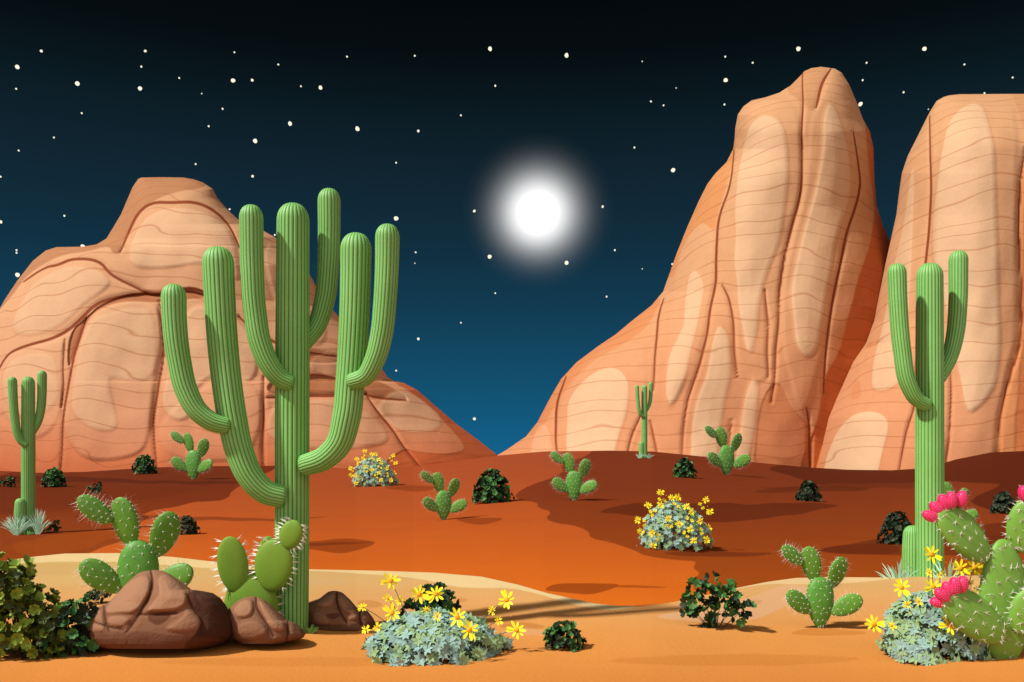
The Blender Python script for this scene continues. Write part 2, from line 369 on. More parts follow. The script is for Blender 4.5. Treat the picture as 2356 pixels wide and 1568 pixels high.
# ------------------------------------------------------------------ rock: a solid lofted between two edge lines, with raised plates and cracks
def rockform(name, left, right, vbot, Y0, T, nv, nth, base, plates, cracks, tints, mtl, pale, crackc, k, seed, rnd=60, lean=.35, flat=.75, plate_h=1.6, crack_d=1.8, cw=1.0, lump=.55, lumpf=.02, ew=5.0, parent=None, sc=None, origin=None):
    cool = (lambda c: (c[0] * .97, c[1] * 1.0, c[2] * 1.06)) if parent is None and Y0 > 100 else (lambda c: (c[0] * .95, c[1], c[2] * 1.04))
    left = np.array(left, float); right = np.array(right, float)
    def mono(P):
        P = P[np.argsort(P[:, 1], kind='stable')]; P[:, 1] = np.maximum.accumulate(P[:, 1] + np.arange(len(P)) * 1e-3); return P
    left, right = mono(left), mono(right)
    vt = max(left[0, 1], right[0, 1])
    t = np.linspace(0, 1, nv); vrow = vt + (vbot - vt) * t
    # rows crowd at ledges
    den = 1 + 1.0 * np.abs(np.gradient(np.interp(vrow, left[:, 1], left[:, 0]), vrow)) + np.abs(np.gradient(np.interp(vrow, right[:, 1], right[:, 0]), vrow))
    cdf = np.cumsum(np.minimum(den, 9)); cdf = (cdf - cdf[0]) / (cdf[-1] - cdf[0]); vrow = np.interp(np.linspace(0, 1, nv), cdf, vrow)
    ul, ur = np.interp(vrow, left[:, 1], left[:, 0]), np.interp(vrow, right[:, 1], right[:, 0])
    c, hw = (ul + ur) / 2, (ur - ul) / 2
    nf = int(nth * .8); th = np.concatenate([np.linspace(PI, 0, nf), np.linspace(0, -PI, nth - nf + 2)[1:-1]])
    cx = np.sign(np.cos(th)) * np.abs(np.cos(th)) ** flat; sy = np.sin(th)
    sy = np.sign(sy) * np.abs(sy) ** flat
    V_ = np.repeat(vrow[:, None], len(th), 1); Uc = c[:, None] + hw[:, None] * cx[None]
    wl = hw / hw.max()
    dep = T * np.sqrt(np.clip((vrow - vt + 1.5) / rnd, 0, 1) * (2 - np.clip((vrow - vt + 1.5) / rnd, 0, 1))) * (.45 + .55 * wl ** .7) + T * lean * ((vrow - vt) / (vbot - vt)) ** 1.5
    Dp = dep[:, None] * sy[None]
    front = np.clip(sy, 0, 1)[None] * np.ones_like(Dp)
    fl = front.ravel(); x, y = Uc.ravel(), V_.ravel()
    s_ = Y0 / F
    fade = sm(0, .35, fl)
    disp = np.zeros(len(x)); pal = np.zeros(len(x))
    C = np.stack([np.interp(y, [b[0] for b in base], [lin(cool(b[1]), k)[i] for b in base]) for i in range(3)], 1)
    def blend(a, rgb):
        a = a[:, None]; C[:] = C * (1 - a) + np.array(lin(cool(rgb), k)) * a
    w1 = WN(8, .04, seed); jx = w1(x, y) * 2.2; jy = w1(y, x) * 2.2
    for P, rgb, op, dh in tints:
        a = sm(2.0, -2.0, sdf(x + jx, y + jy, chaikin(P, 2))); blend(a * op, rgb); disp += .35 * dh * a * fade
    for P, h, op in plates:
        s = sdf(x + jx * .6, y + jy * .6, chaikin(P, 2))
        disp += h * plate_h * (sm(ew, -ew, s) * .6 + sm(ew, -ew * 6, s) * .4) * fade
        blend(sm(1.5, -1.5, s) * op, pale)  # highlight painted on the plate: paler, as a sunlit face
    w2 = WN(14, lumpf, seed + 1); w3 = WN(14, lumpf * 4, seed + 2)
    disp += (w2(x, y * .5) * lump + w3(x, y * .6) * lump * .22) * fade
    for P, wd_ in cracks:
        d, tp = segdist(x + jx * .5, y + jy * .5, chaikin(P, 2, False))
        ww = wd_ * cw * (.35 + .65 * np.sin(PI * np.clip(tp * .9 + .05, 0, 1)))
        disp -= crack_d * np.exp(-(d / (ww * 1.5 + 1.5)) ** 2) * fade
        blend(sm(ww * .85 + .8, ww * .85 - .8, d) * .95, crackc)
    depth = Y0 - Dp.ravel() - disp
    pf = depth
    X = (x - U0) / F * pf; Zw = HC - (y - VH) / F * pf
    V = np.stack([X, depth, Zw], 1)
    n = len(th); r = np.arange(nv - 1)[:, None] * n; j = np.arange(n)[None]; j2 = (j + 1) % n
    q = np.stack([(r + j).ravel(), (r + j2).ravel(), (r + n + j2).ravel(), (r + n + j).ravel()], 1)
    top = len(V); V = np.vstack([V, V[:n].mean(0)[None]]); C = np.vstack([C, C[:n].mean(0)[None]])
    V[top, 2] += .002 * T
    cap = np.stack([np.full(n, top), (np.arange(n) + 1) % n, np.arange(n)], 1)
    o_ = np.array([(c.mean() - U0) / F * Y0, Y0, HC - (vbot - VH) / F * Y0]) if origin is None else np.array(origin)
    o = mesh(name, V - o_, [q[:, ::-1], cap[:, ::-1]], mtl, attrs={'col': C}, parent=parent)
    o.location = o_
    return o
LIT_ROCK, CRK = (220, 177, 132), (132, 56, 24)  # first tone is the painted highlight of the raised faces
TAN = (214, 156, 108)
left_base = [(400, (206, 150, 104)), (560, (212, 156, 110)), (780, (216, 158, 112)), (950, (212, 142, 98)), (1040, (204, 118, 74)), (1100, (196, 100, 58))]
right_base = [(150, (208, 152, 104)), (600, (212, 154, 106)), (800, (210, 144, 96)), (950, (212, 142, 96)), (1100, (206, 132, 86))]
LR_l = [(328, 407), (318, 411), (305, 430), (290, 465), (278, 493), (262, 520), (245, 548), (222, 562), (190, 567), (130, 568), (105, 576), (75, 600), (40, 645), (10, 690), (-12, 730), (-40, 800), (-70, 880), (-95, 980), (-110, 1130)]
LR_r = [(420, 408), (445, 412), (468, 420), (490, 435), (500, 455), (520, 478), (545, 502), (560, 515), (605, 530), (632, 545), (665, 575), (700, 610), (720, 645), (740, 690), (765, 712), (785, 735), (810, 760), (850, 800), (870, 835), (890, 865), (905, 876), (930, 881), (960, 897), (1000, 932), (1050, 975), (1100, 1012), (1142, 1045), (1160, 1062), (1200, 1130)]
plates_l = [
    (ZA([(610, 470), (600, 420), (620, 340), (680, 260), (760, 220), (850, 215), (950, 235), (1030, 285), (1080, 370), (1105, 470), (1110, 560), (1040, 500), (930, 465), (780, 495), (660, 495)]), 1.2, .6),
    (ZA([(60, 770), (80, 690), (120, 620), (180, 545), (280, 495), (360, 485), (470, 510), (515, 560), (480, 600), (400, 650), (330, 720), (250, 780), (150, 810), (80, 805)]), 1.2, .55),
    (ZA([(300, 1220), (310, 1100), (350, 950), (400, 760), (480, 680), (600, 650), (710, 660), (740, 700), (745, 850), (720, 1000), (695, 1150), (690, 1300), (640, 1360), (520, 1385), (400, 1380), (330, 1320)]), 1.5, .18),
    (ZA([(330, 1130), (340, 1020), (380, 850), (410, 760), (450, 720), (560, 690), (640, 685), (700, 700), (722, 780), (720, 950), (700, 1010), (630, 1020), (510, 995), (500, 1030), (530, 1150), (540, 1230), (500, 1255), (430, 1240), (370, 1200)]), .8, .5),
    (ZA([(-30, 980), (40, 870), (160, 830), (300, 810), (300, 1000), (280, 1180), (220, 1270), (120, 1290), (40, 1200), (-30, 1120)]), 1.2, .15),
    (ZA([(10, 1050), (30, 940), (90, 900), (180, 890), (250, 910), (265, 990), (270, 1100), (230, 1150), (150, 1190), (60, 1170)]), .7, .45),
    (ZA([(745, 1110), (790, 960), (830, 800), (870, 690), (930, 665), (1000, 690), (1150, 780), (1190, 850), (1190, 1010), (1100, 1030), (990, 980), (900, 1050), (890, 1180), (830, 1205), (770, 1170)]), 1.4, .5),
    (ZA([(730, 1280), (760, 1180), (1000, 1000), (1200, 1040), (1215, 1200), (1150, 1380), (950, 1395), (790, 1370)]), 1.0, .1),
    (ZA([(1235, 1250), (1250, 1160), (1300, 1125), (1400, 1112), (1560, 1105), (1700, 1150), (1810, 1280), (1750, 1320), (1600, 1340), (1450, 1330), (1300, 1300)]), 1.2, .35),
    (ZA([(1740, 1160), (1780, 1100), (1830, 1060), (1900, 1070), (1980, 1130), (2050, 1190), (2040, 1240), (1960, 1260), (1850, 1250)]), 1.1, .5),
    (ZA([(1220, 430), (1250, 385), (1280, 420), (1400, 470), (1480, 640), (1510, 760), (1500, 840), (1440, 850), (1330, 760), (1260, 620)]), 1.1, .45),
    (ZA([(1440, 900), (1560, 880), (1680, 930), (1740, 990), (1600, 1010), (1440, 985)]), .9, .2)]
cracks_l = [(ZA(p), w_) for p, w_ in [
    ([(560, 420), (590, 340), (630, 250), (700, 190), (800, 192), (900, 188), (980, 220), (1060, 290), (1110, 400)], 4.2),
    ([(110, 560), (210, 490), (260, 485), (340, 452), (460, 460), (510, 520), (570, 555), (620, 580), (690, 620), (760, 622)], 4.0),
    ([(-10, 980), (30, 900), (80, 870), (150, 850), (230, 830), (310, 790), (370, 740), (440, 665), (520, 635), (640, 615), (760, 622), (860, 600), (960, 625)], 4.5),
    ([(400, 730), (370, 830), (330, 950), (300, 1150), (290, 1300), (283, 1440)], 3.2), ([(740, 650), (755, 800), (760, 920), (735, 1050), (710, 1180), (715, 1280), (728, 1440)], 3.4),
    ([(1105, 720), (1170, 780), (1280, 850), (1400, 880), (1570, 905)], 4), ([(1225, 1000), (1220, 1200), (1222, 1440)], 3),
    ([(1240, 1100), (1400, 1090), (1560, 1090), (1680, 1070), (1740, 1100), (1880, 1105)], 4), ([(1700, 1080), (1750, 1170), (1820, 1250), (1870, 1330), (1960, 1430)], 3.2),
    ([(300, 830), (290, 950), (295, 1050), (288, 1140)], 2.6)]]
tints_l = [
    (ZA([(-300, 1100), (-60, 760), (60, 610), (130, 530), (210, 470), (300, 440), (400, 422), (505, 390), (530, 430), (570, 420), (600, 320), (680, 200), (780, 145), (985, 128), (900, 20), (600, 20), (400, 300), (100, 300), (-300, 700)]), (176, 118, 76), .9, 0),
    (ZA([(320, 800), (400, 730), (470, 660), (640, 606), (760, 618), (870, 588), (960, 605), (960, 638), (860, 642), (740, 660), (560, 650), (450, 690), (400, 750), (380, 830), (340, 920), (312, 960)]), (172, 104, 64), .9, -1.6),  # this and the next two: shade of the recesses painted in brown
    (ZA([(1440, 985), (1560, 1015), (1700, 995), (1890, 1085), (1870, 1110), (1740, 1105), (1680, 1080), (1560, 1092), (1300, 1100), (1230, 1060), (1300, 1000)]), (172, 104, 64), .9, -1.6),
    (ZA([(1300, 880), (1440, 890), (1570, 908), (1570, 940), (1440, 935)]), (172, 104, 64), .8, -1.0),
    (ZA([(1745, 900), (1840, 1010), (1900, 1015), (2100, 1170), (2360, 1370), (2300, 1460), (1700, 1460), (1860, 1330), (1950, 1360), (2150, 1350), (2150, 1310), (2060, 1200), (1900, 1060), (1820, 1030)]), (190, 88, 42), .85, -.6)]  # right slope, its shaded side painted deeper orange
o = rockform('rock_mesa', LR_l, LR_r, 1125, 205, 38, 560, 800, left_base, plates_l, cracks_l, tints_l, M['rock'], LIT_ROCK, CRK, KR, 31, rnd=120, lean=.25, plate_h=.45, crack_d=.42, flat=.8, ew=7)
tag(o, 'broad layered sandstone mesa with flat brown top behind the many armed saguaro', 'rock formation')

TR_l = ZB([(1195, 88), (1165, 92), (1140, 103), (1120, 125), (1090, 155), (1050, 180), (1000, 197), (950, 208), (920, 230), (900, 260), (891, 310), (889, 345), (884, 382), (860, 430), (820, 470), (790, 510), (760, 570), (720, 660), (680, 760), (632, 895), (590, 945), (520, 1000), (460, 1050), (400, 1090), (320, 1150), (265, 1210), (230, 1270), (180, 1365), (140, 1415), (75, 1460), (25, 1490), (-20, 1560)])
TR_r = ZB([(1205, 88), (1250, 94), (1275, 110), (1300, 150), (1330, 220), (1350, 275), (1375, 320), (1388, 380), (1392, 500), (1400, 590), (1420, 650), (1446, 712), (1480, 800), (1520, 950), (1550, 1560)])
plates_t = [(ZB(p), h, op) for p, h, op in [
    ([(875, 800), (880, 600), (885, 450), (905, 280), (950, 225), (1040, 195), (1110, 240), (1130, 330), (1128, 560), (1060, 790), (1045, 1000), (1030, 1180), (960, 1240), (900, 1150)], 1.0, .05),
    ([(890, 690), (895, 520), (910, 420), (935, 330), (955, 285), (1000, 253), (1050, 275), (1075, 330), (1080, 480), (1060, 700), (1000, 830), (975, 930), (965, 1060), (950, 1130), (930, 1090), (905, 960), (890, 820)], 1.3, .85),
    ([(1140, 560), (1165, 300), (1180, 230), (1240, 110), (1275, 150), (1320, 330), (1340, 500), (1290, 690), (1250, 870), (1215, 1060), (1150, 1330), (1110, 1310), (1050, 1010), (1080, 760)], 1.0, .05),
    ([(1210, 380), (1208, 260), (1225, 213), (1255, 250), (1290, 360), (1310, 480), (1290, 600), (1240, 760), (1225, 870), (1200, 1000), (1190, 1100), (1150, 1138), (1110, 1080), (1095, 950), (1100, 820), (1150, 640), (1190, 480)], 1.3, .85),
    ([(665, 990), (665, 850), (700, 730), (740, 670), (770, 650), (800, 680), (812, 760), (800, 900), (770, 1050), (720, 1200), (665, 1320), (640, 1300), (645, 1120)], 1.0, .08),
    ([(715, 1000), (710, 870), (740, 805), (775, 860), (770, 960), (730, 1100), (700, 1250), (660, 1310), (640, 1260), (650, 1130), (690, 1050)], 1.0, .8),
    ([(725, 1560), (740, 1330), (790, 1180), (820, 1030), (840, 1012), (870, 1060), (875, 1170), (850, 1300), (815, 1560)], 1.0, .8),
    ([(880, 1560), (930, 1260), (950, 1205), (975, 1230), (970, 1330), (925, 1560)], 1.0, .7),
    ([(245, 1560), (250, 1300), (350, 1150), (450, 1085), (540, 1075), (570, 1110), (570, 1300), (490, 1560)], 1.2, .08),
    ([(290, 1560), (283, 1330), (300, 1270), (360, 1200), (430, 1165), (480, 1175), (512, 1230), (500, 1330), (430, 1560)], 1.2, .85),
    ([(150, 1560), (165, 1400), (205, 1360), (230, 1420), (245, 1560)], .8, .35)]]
cracks_t = [(ZB(p), w_) for p, w_ in [
    ([(1134, 110), (1133, 250), (1132, 400), (1125, 560), (1090, 680), (1060, 800), (1045, 950), (1040, 1100), (1022, 1295)], 3.6), ([(1235, 92), (1200, 150), (1180, 235)], 4),
    ([(885, 385), (878, 500), (835, 620), (822, 690), (828, 800), (805, 950), (780, 1100), (730, 1250), (705, 1370), (695, 1530)], 3.6),
    ([(1315, 320), (1342, 480), (1335, 540), (1290, 700), (1250, 870), (1220, 1050), (1208, 1260)], 3.6), ([(635, 920), (605, 1050), (598, 1250)], 3), ([(282, 1200), (250, 1300), (243, 1380), (258, 1540)], 3.4),
    ([(843, 875), (880, 940), (890, 1100), (895, 1205)], 3), ([(998, 890), (1008, 1050), (1007, 1205)], 3), ([(1145, 1310), (1160, 1400), (1158, 1560)], 3.4), ([(555, 1330), (520, 1410), (490, 1530)], 3), ([(585, 1360), (600, 1420), (615, 1530)], 2.6), ([(880, 1355), (870, 1400), (855, 1540)], 2.4)]]
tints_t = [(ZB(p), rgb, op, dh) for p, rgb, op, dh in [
    ([(1355, 270), (1420, 400), (1430, 600), (1520, 720), (1520, 1000), (1400, 1100), (1330, 1190), (1250, 1330), (1160, 1600), (1100, 1600), (1180, 1390), (1215, 1200), (1260, 1130), (1300, 980), (1340, 830), (1392, 700), (1380, 500), (1362, 350)], (204, 106, 52), .85, -1.0),  # right flank: shade painted in as deeper orange
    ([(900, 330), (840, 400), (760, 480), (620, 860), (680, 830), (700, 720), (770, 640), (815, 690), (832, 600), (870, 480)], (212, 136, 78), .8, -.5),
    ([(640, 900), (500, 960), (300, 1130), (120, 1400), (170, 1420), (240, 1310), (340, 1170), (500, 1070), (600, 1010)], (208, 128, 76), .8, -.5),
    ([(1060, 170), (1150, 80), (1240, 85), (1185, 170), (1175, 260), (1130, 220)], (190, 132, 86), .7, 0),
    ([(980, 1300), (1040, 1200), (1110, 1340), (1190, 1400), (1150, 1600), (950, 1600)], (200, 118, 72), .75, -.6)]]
o = rockform('rock_butte', TR_l, TR_r, 1125, 235, 44, 600, 760, right_base, plates_t, cracks_t, tints_t, M['rock'], LIT_ROCK, CRK, KR, 51, rnd=160, lean=.3, plate_h=.45, crack_d=.42, flat=.8, ew=8)
tag(o, 'tallest sandstone butte with rounded peak and long sloping left shoulder', 'rock formation')
FR_l = ZB([(1660, 190), (1640, 196), (1615, 210), (1590, 250), (1550, 330), (1510, 410), (1490, 470), (1480, 540), (1470, 620), (1450, 710), (1430, 800), (1410, 900), (1390, 1000), (1360, 1080), (1310, 1150), (1260, 1250), (1210, 1350), (1165, 1510), (1150, 1570)])
FR_r = ZB([(1990, 178), (2140, 190), (2250, 300), (2350, 500), (2420, 900), (2480, 1570)])
FR_l = [(ZB([(1700, 186)])[0])] + FR_l
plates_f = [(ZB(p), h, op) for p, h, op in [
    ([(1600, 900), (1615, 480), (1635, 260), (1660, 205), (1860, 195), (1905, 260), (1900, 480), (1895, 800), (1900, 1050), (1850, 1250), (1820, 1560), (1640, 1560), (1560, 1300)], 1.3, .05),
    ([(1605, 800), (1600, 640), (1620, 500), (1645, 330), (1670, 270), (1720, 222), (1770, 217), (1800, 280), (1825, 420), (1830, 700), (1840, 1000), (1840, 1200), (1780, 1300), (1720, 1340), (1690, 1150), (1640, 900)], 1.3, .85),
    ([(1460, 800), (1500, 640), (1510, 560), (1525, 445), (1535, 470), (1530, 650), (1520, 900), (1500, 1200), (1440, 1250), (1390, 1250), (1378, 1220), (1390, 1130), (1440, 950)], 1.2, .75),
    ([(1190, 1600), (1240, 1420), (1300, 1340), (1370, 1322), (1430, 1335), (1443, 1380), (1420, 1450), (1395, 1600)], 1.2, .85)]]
cracks_f = [(ZB(p), w_) for p, w_ in [
    ([(1590, 265), (1590, 380), (1598, 480), (1590, 650), (1575, 800), (1550, 1050), (1538, 1200), (1540, 1310), (1500, 1400), (1478, 1570)], 3.6),
    ([(1930, 380), (1910, 550), (1905, 680), (1918, 820), (1920, 1080), (1870, 1220), (1840, 1330), (1832, 1570)], 3.6), ([(1665, 1190), (1663, 1350), (1642, 1570)], 2.8)]]
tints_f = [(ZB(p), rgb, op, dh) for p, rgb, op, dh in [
    ([(1960, 330), (1905, 480), (1895, 700), (1910, 850), (1900, 1100), (1850, 1250), (1815, 1400), (1815, 1600), (2600, 1600), (2600, 330)], (214, 134, 76), .7, -.5),  # this and the next: right side painted darker orange for shade
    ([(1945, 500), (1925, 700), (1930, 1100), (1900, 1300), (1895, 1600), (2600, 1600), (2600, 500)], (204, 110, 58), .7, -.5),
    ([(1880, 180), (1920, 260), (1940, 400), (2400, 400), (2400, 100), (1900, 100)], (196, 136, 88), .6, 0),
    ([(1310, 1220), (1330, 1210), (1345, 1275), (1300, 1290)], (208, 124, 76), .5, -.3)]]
o = rockform('rock_pillar', FR_l, FR_r, 1125, 205, 40, 560, 640, right_base, plates_f, cracks_f, tints_f, M['rock'], LIT_ROCK, CRK, KR, 71, rnd=130, lean=.3, plate_h=.45, crack_d=.42, flat=.8, ew=8)
tag(o, 'flat topped sandstone pillar behind the two armed saguaro at the right edge', 'rock formation')

# ------------------------------------------------------------------ moon and stars
def emit(name, rgb, s):
    m = bpy.data.materials.new(name); m.use_nodes = True; t = m.node_tree; t.nodes.clear()
    e = nd(t, 'ShaderNodeEmission'); e.inputs[0].default_value = (*rgb, 1); e.inputs[1].default_value = s
    oo = nd(t, 'ShaderNodeOutputMaterial'); t.links.new(e.outputs[0], oo.inputs[0]); return m
def sphere(nu, nv, r=1.0):
    V = [(0, 0, r)] + [(r * math.sin(PI * i / nv) * math.cos(2 * PI * j / nu), r * math.sin(PI * i / nv) * math.sin(2 * PI * j / nu), r * math.cos(PI * i / nv)) for i in range(1, nv) for j in range(nu)] + [(0, 0, -r)]
    q = [(1 + i * nu + j, 1 + i * nu + nu + j, 1 + i * nu + nu + (j + 1) % nu, 1 + i * nu + (j + 1) % nu) for i in range(nv - 2) for j in range(nu)]
    e = len(V) - 1; b = 1 + (nv - 2) * nu
    t = [(0, 1 + j, 1 + (j + 1) % nu) for j in range(nu)] + [(e, b + (j + 1) % nu, b + j) for j in range(nu)]
    return np.array(V, float), [np.array(q), np.array(t)]
MD = 4000.0
V, fs = sphere(64, 32)
mo = mesh('moon', V, fs, emit('moonlight', (1, 1, 1), 1.1))
mo.location = Vector((0, 0, HC)) + MOON * MD; mo.scale = [49 * k * MD] * 3
tag(mo, 'full white moon with a soft glow between the rock formations', 'moon')
STARS = """95,117,M 334,117,M 539,120,S 40,154,L 325,153,S 640,148,S 798,130,S 954,128,S 1127,112,L 1303,127,L 1477,141,T 1668,130,S 1731,144,S 1836,112,L 2126,112,L 1993,144,S 2218,148,S 2329,178,S 178,192,L 37,204,S 322,203,L 412,179,S 464,215,T 536,185,L 580,184,M 692,198,S 737,201,L 1139,197,S 1669,184,L 1555,202,T 1497,233,S 1526,242,S 1666,240,S 1984,184,S 2078,212,S 1979,239,L 2135,251,T 512,250,S 188,260,S 480,290,S 124,316,S 667,284,L 822,296,L 962,301,M 1060,265,S 43,346,S 587,324,L 450,377,S 911,374,S 1459,339,S 1548,391,L 581,405,M 1,406,S 2,510,M 148,496,S 528,481,S 676,470,M 911,502,L 1091,485,M 1386,475,M 632,540,S 818,540,M 191,567,L 38,575,S 38,581,S 40,632,L 956,580,S 954,605,T 1126,590,L 1303,604,L 1414,575,S 1546,607,S 1477,618,T 1139,674,S 1395,682,S 1060,742,S 962,779,M 911,852,S 1091,963,M 2264,214,S"""
sm_mat = emit('starlight', lin((250, 246, 222)), 1.0 / SKYK * 1.1)
V, fs = sphere(12, 8)
jit = 1 + .13 * WN(5, 2.5, 77)(V[:, 0] + V[:, 2], V[:, 1] - V[:, 2] * .7)
proto = None
SZ = {'T': 1.3, 'S': 2.0, 'M': 3.0, 'L': 4.6}
SN = {'T': 'faintest pinprick', 'S': 'small round', 'M': 'medium sized', 'L': 'large irregular'}
for e in STARS.split():
    a, b, s = e.split(','); a, b = float(a), float(b)
    if proto is None: proto = o = mesh('star', V * jit[:, None], fs, sm_mat)
    else: o = proto.copy(); COL.objects.link(o)
    d = ray(a, b); D = 3500 * d.length
    o.location = Vector((0, 0, HC)) + d * 3500
    R_ = SZ[s] * 3500 / F; o.scale = (R_ * random.uniform(.9, 1.2), R_, R_ * random.uniform(.8, 1.05)); o.rotation_euler = (random.random() * 6, random.random() * 6, random.random() * 6)
    if a < 470: reg = 'over the mesa on the left'
    elif a < 930: reg = 'over the many armed saguaro'
    elif a < 1240: reg = 'in the open sky left of the moon'
    elif a < 1650: reg = 'in the sky between the moon and the tallest butte'
    else: reg = 'beside or above the peaks on the right'
    hgt = 'high' if b < 230 else ('midway up' if b < 450 else 'low')
    tag(o, '%s cream star %s %s' % (SN[s], hgt, reg), 'star', '%s cream stars %s %s' % (SN[s], hgt, reg))

# ------------------------------------------------------------------ saguaros
def cactus_mat(name, a_, b_, groove, k=.98):
    m, nt, b = mat(name)
    at = nd(nt, 'ShaderNodeAttribute'); at.attribute_name = 'groove'
    c = mixc(nt, noise(nt, 1.1, 3), lin(a_, k), lin(b_, k)); c = mixc(nt, mth(nt, 'MULTIPLY', noise(nt, 22, 3), .25), c, lin(b_, k * 1.7))
    c = mixc(nt, mth(nt, 'MULTIPLY', at.outputs['Fac'], .9), c, lin(groove, k))
    setc(nt, b, c); b.inputs['Roughness'].default_value = .5; b.inputs['Specular IOR Level'].default_value = .35
    bump(nt, b, noise(nt, 40, 3), .25, .01)
    return m
M['sag'] = cactus_mat('saguaro_skin', (140, 204, 118), (108, 170, 74), (58, 100, 64))
def tube(path, radii, ribs=20, per=4, depth=.055, cap0=True, step=None, tip_len=1.15):
    P = np.array(path, float); n = len(P)
    # resample by a Catmull-Rom spline
    seg = np.r_[0, np.cumsum(np.linalg.norm(np.diff(P, axis=0), axis=1))]
    T_ = np.linspace(0, seg[-1], max(24, int(seg[-1] / (max(radii) * .28))))
    def cr(vals):
        vals = np.array(vals, float); m = np.gradient(vals, seg, axis=0)
        i = np.clip(np.searchsorted(seg, T_, 'right') - 1, 0, n - 2); h = seg[i + 1] - seg[i]; t = (T_ - seg[i]) / h
        sh = (slice(None),) + (None,) * (vals.ndim - 1)
        t, h = t[sh], h[sh]
        return (2 * t**3 - 3 * t**2 + 1) * vals[i] + (t**3 - 2 * t**2 + t) * h * m[i] + (-2 * t**3 + 3 * t**2) * vals[i + 1] + (t**3 - t**2) * h * m[i + 1]
    Q, R_ = cr(P), cr(radii)
    tan = np.gradient(Q, axis=0); tan /= np.linalg.norm(tan, axis=1)[:, None]
    rmax = R_[-1]; a = np.linspace(0, PI / 2, 12)[1:]
    Q2 = Q[-1] + tan[-1] * (np.sin(a) * rmax * tip_len)[:, None]; R2 = rmax * np.cos(a) ** .8; R2[-1] = .02 * rmax
    tan = np.vstack([tan, np.repeat(tan[-1:], len(a), 0)]); Qs = np.vstack([Q, Q2]); Rs = np.r_[R_, R2]
    if cap0:
        a = np.linspace(PI / 2, 0, 7)[:-1]; r0 = R_[0]
        Qs = np.vstack([Q[0] - tan[0] * (np.sin(a) * r0 * .45)[:, None], Qs]); Rs = np.r_[np.maximum(r0 * np.cos(a) ** .6, .02 * r0), Rs]
        tan = np.vstack([np.repeat(tan[:1], len(a), 0), tan])
    nth = ribs * per * 2; th = np.arange(nth) / nth * 2 * PI
    ph = (th * ribs / (2 * PI)) % 1.0; g = np.abs(ph - .5) * 2        # 0 at the crest, 1 in the furrow
    prof = 1 - depth * g ** 3; gr = sm(.60, .86, g)
    nrm = np.cross(tan[0], [0, 1, 0]); nrm = np.cross([1., 0, 0], tan[0]) if np.linalg.norm(nrm) < .1 else nrm
    nrm /= np.linalg.norm(nrm); V = []
    for q, t, r in zip(Qs, tan, Rs):
        nrm = nrm - t * (nrm @ t); nrm /= np.linalg.norm(nrm); bn = np.cross(t, nrm)
        V.append(q + r * prof[:, None] * (np.cos(th)[:, None] * nrm + np.sin(th)[:, None] * bn))
    V = np.concatenate(V); m = len(Rs)
    r = np.arange(m - 1)[:, None] * nth; j = np.arange(nth)[None]; j2 = (j + 1) % nth
    q = np.stack([(r + j).ravel(), (r + j2).ravel(), (r + nth + j2).ravel(), (r + nth + j).ravel()], 1)
    return V, [q], np.tile(gr, m)
def tubeobj(name, path, radii, parent, m, **kw):
    V, fs, g_ = tube(path, radii, **kw)
    return mesh(name, V, fs, m, parent, {'groove': g_})
def local(pts, u0, v0, s, dy):
    return [rl(loc, p[0], p[1], d * s) for p, d in zip(pts, dy)]
loc, s = hit(672, 1452)
big = empty('saguaro_cactus', loc, 'tallest saguaro with six thick upturned arms beside the brown boulders', 'cactus')
zs = .9744 / 1.8887
def zl(pts, dy): return local(ZC(pts), 672, 1452, s, dy)
trunk = tubeobj('trunk', local([(672, 1475), (672, 1300), (672, 1000), (673, 750), (674, 510)], 672, 1452, s, [0] * 5), [x * s for x in (36, 38, 39, 38.5, 37)], big, M['sag'], ribs=24, per=5, cap0=False)
def arm(pts, dy, r0, r1, parent, ribs=20):
    n = len(pts); rr = np.interp(np.linspace(0, 1, n), [0, .45, 1], [r0, r0 + (r1 - r0) * .7, r1]) * zs * s
    return tubeobj('arm', zl(pts, dy), rr, parent, M['sag'], ribs=ribs)
a1 = arm([(572, 1418), (510, 1402), (440, 1335), (390, 1225), (357, 1080), (330, 900), (310, 700), (298, 500), (293, 385)], [-34, -44, -54, -58, -58, -56, -54, -52, -52], 50, 67, big, 22)
arm([(328, 1104), (275, 1091), (205, 1042), (152, 950), (120, 820), (103, 700), (96, 590), (95, 535)], [-84, -92, -100, -104, -104, -104, -104, -104], 37, 52, a1)
arm([(612, 913), (570, 893), (520, 830), (482, 740), (457, 600), (444, 400), (440, 180)], [-34, -40, -48, -52, -52, -52, -52], 39, 51, big)
arm([(670, 740), (728, 665), (766, 550), (782, 400), (787, 250), (787, 105)], [20, 40, 52, 58, 60, 60], 38, 52, big)
a4 = arm([(682, 1280), (765, 1250), (830, 1185), (862, 1080), (882, 900), (896, 700), (905, 450), (907, 325)], [-34, -46, -52, -54, -52, -50, -50, -50], 48, 68, big, 22)
arm([(888, 908), (945, 887), (990, 812), (1020, 700), (1036, 550), (1045, 380), (1047, 268)], [-84, -92, -98, -100, -100, -100, -100], 35, 52, a4)

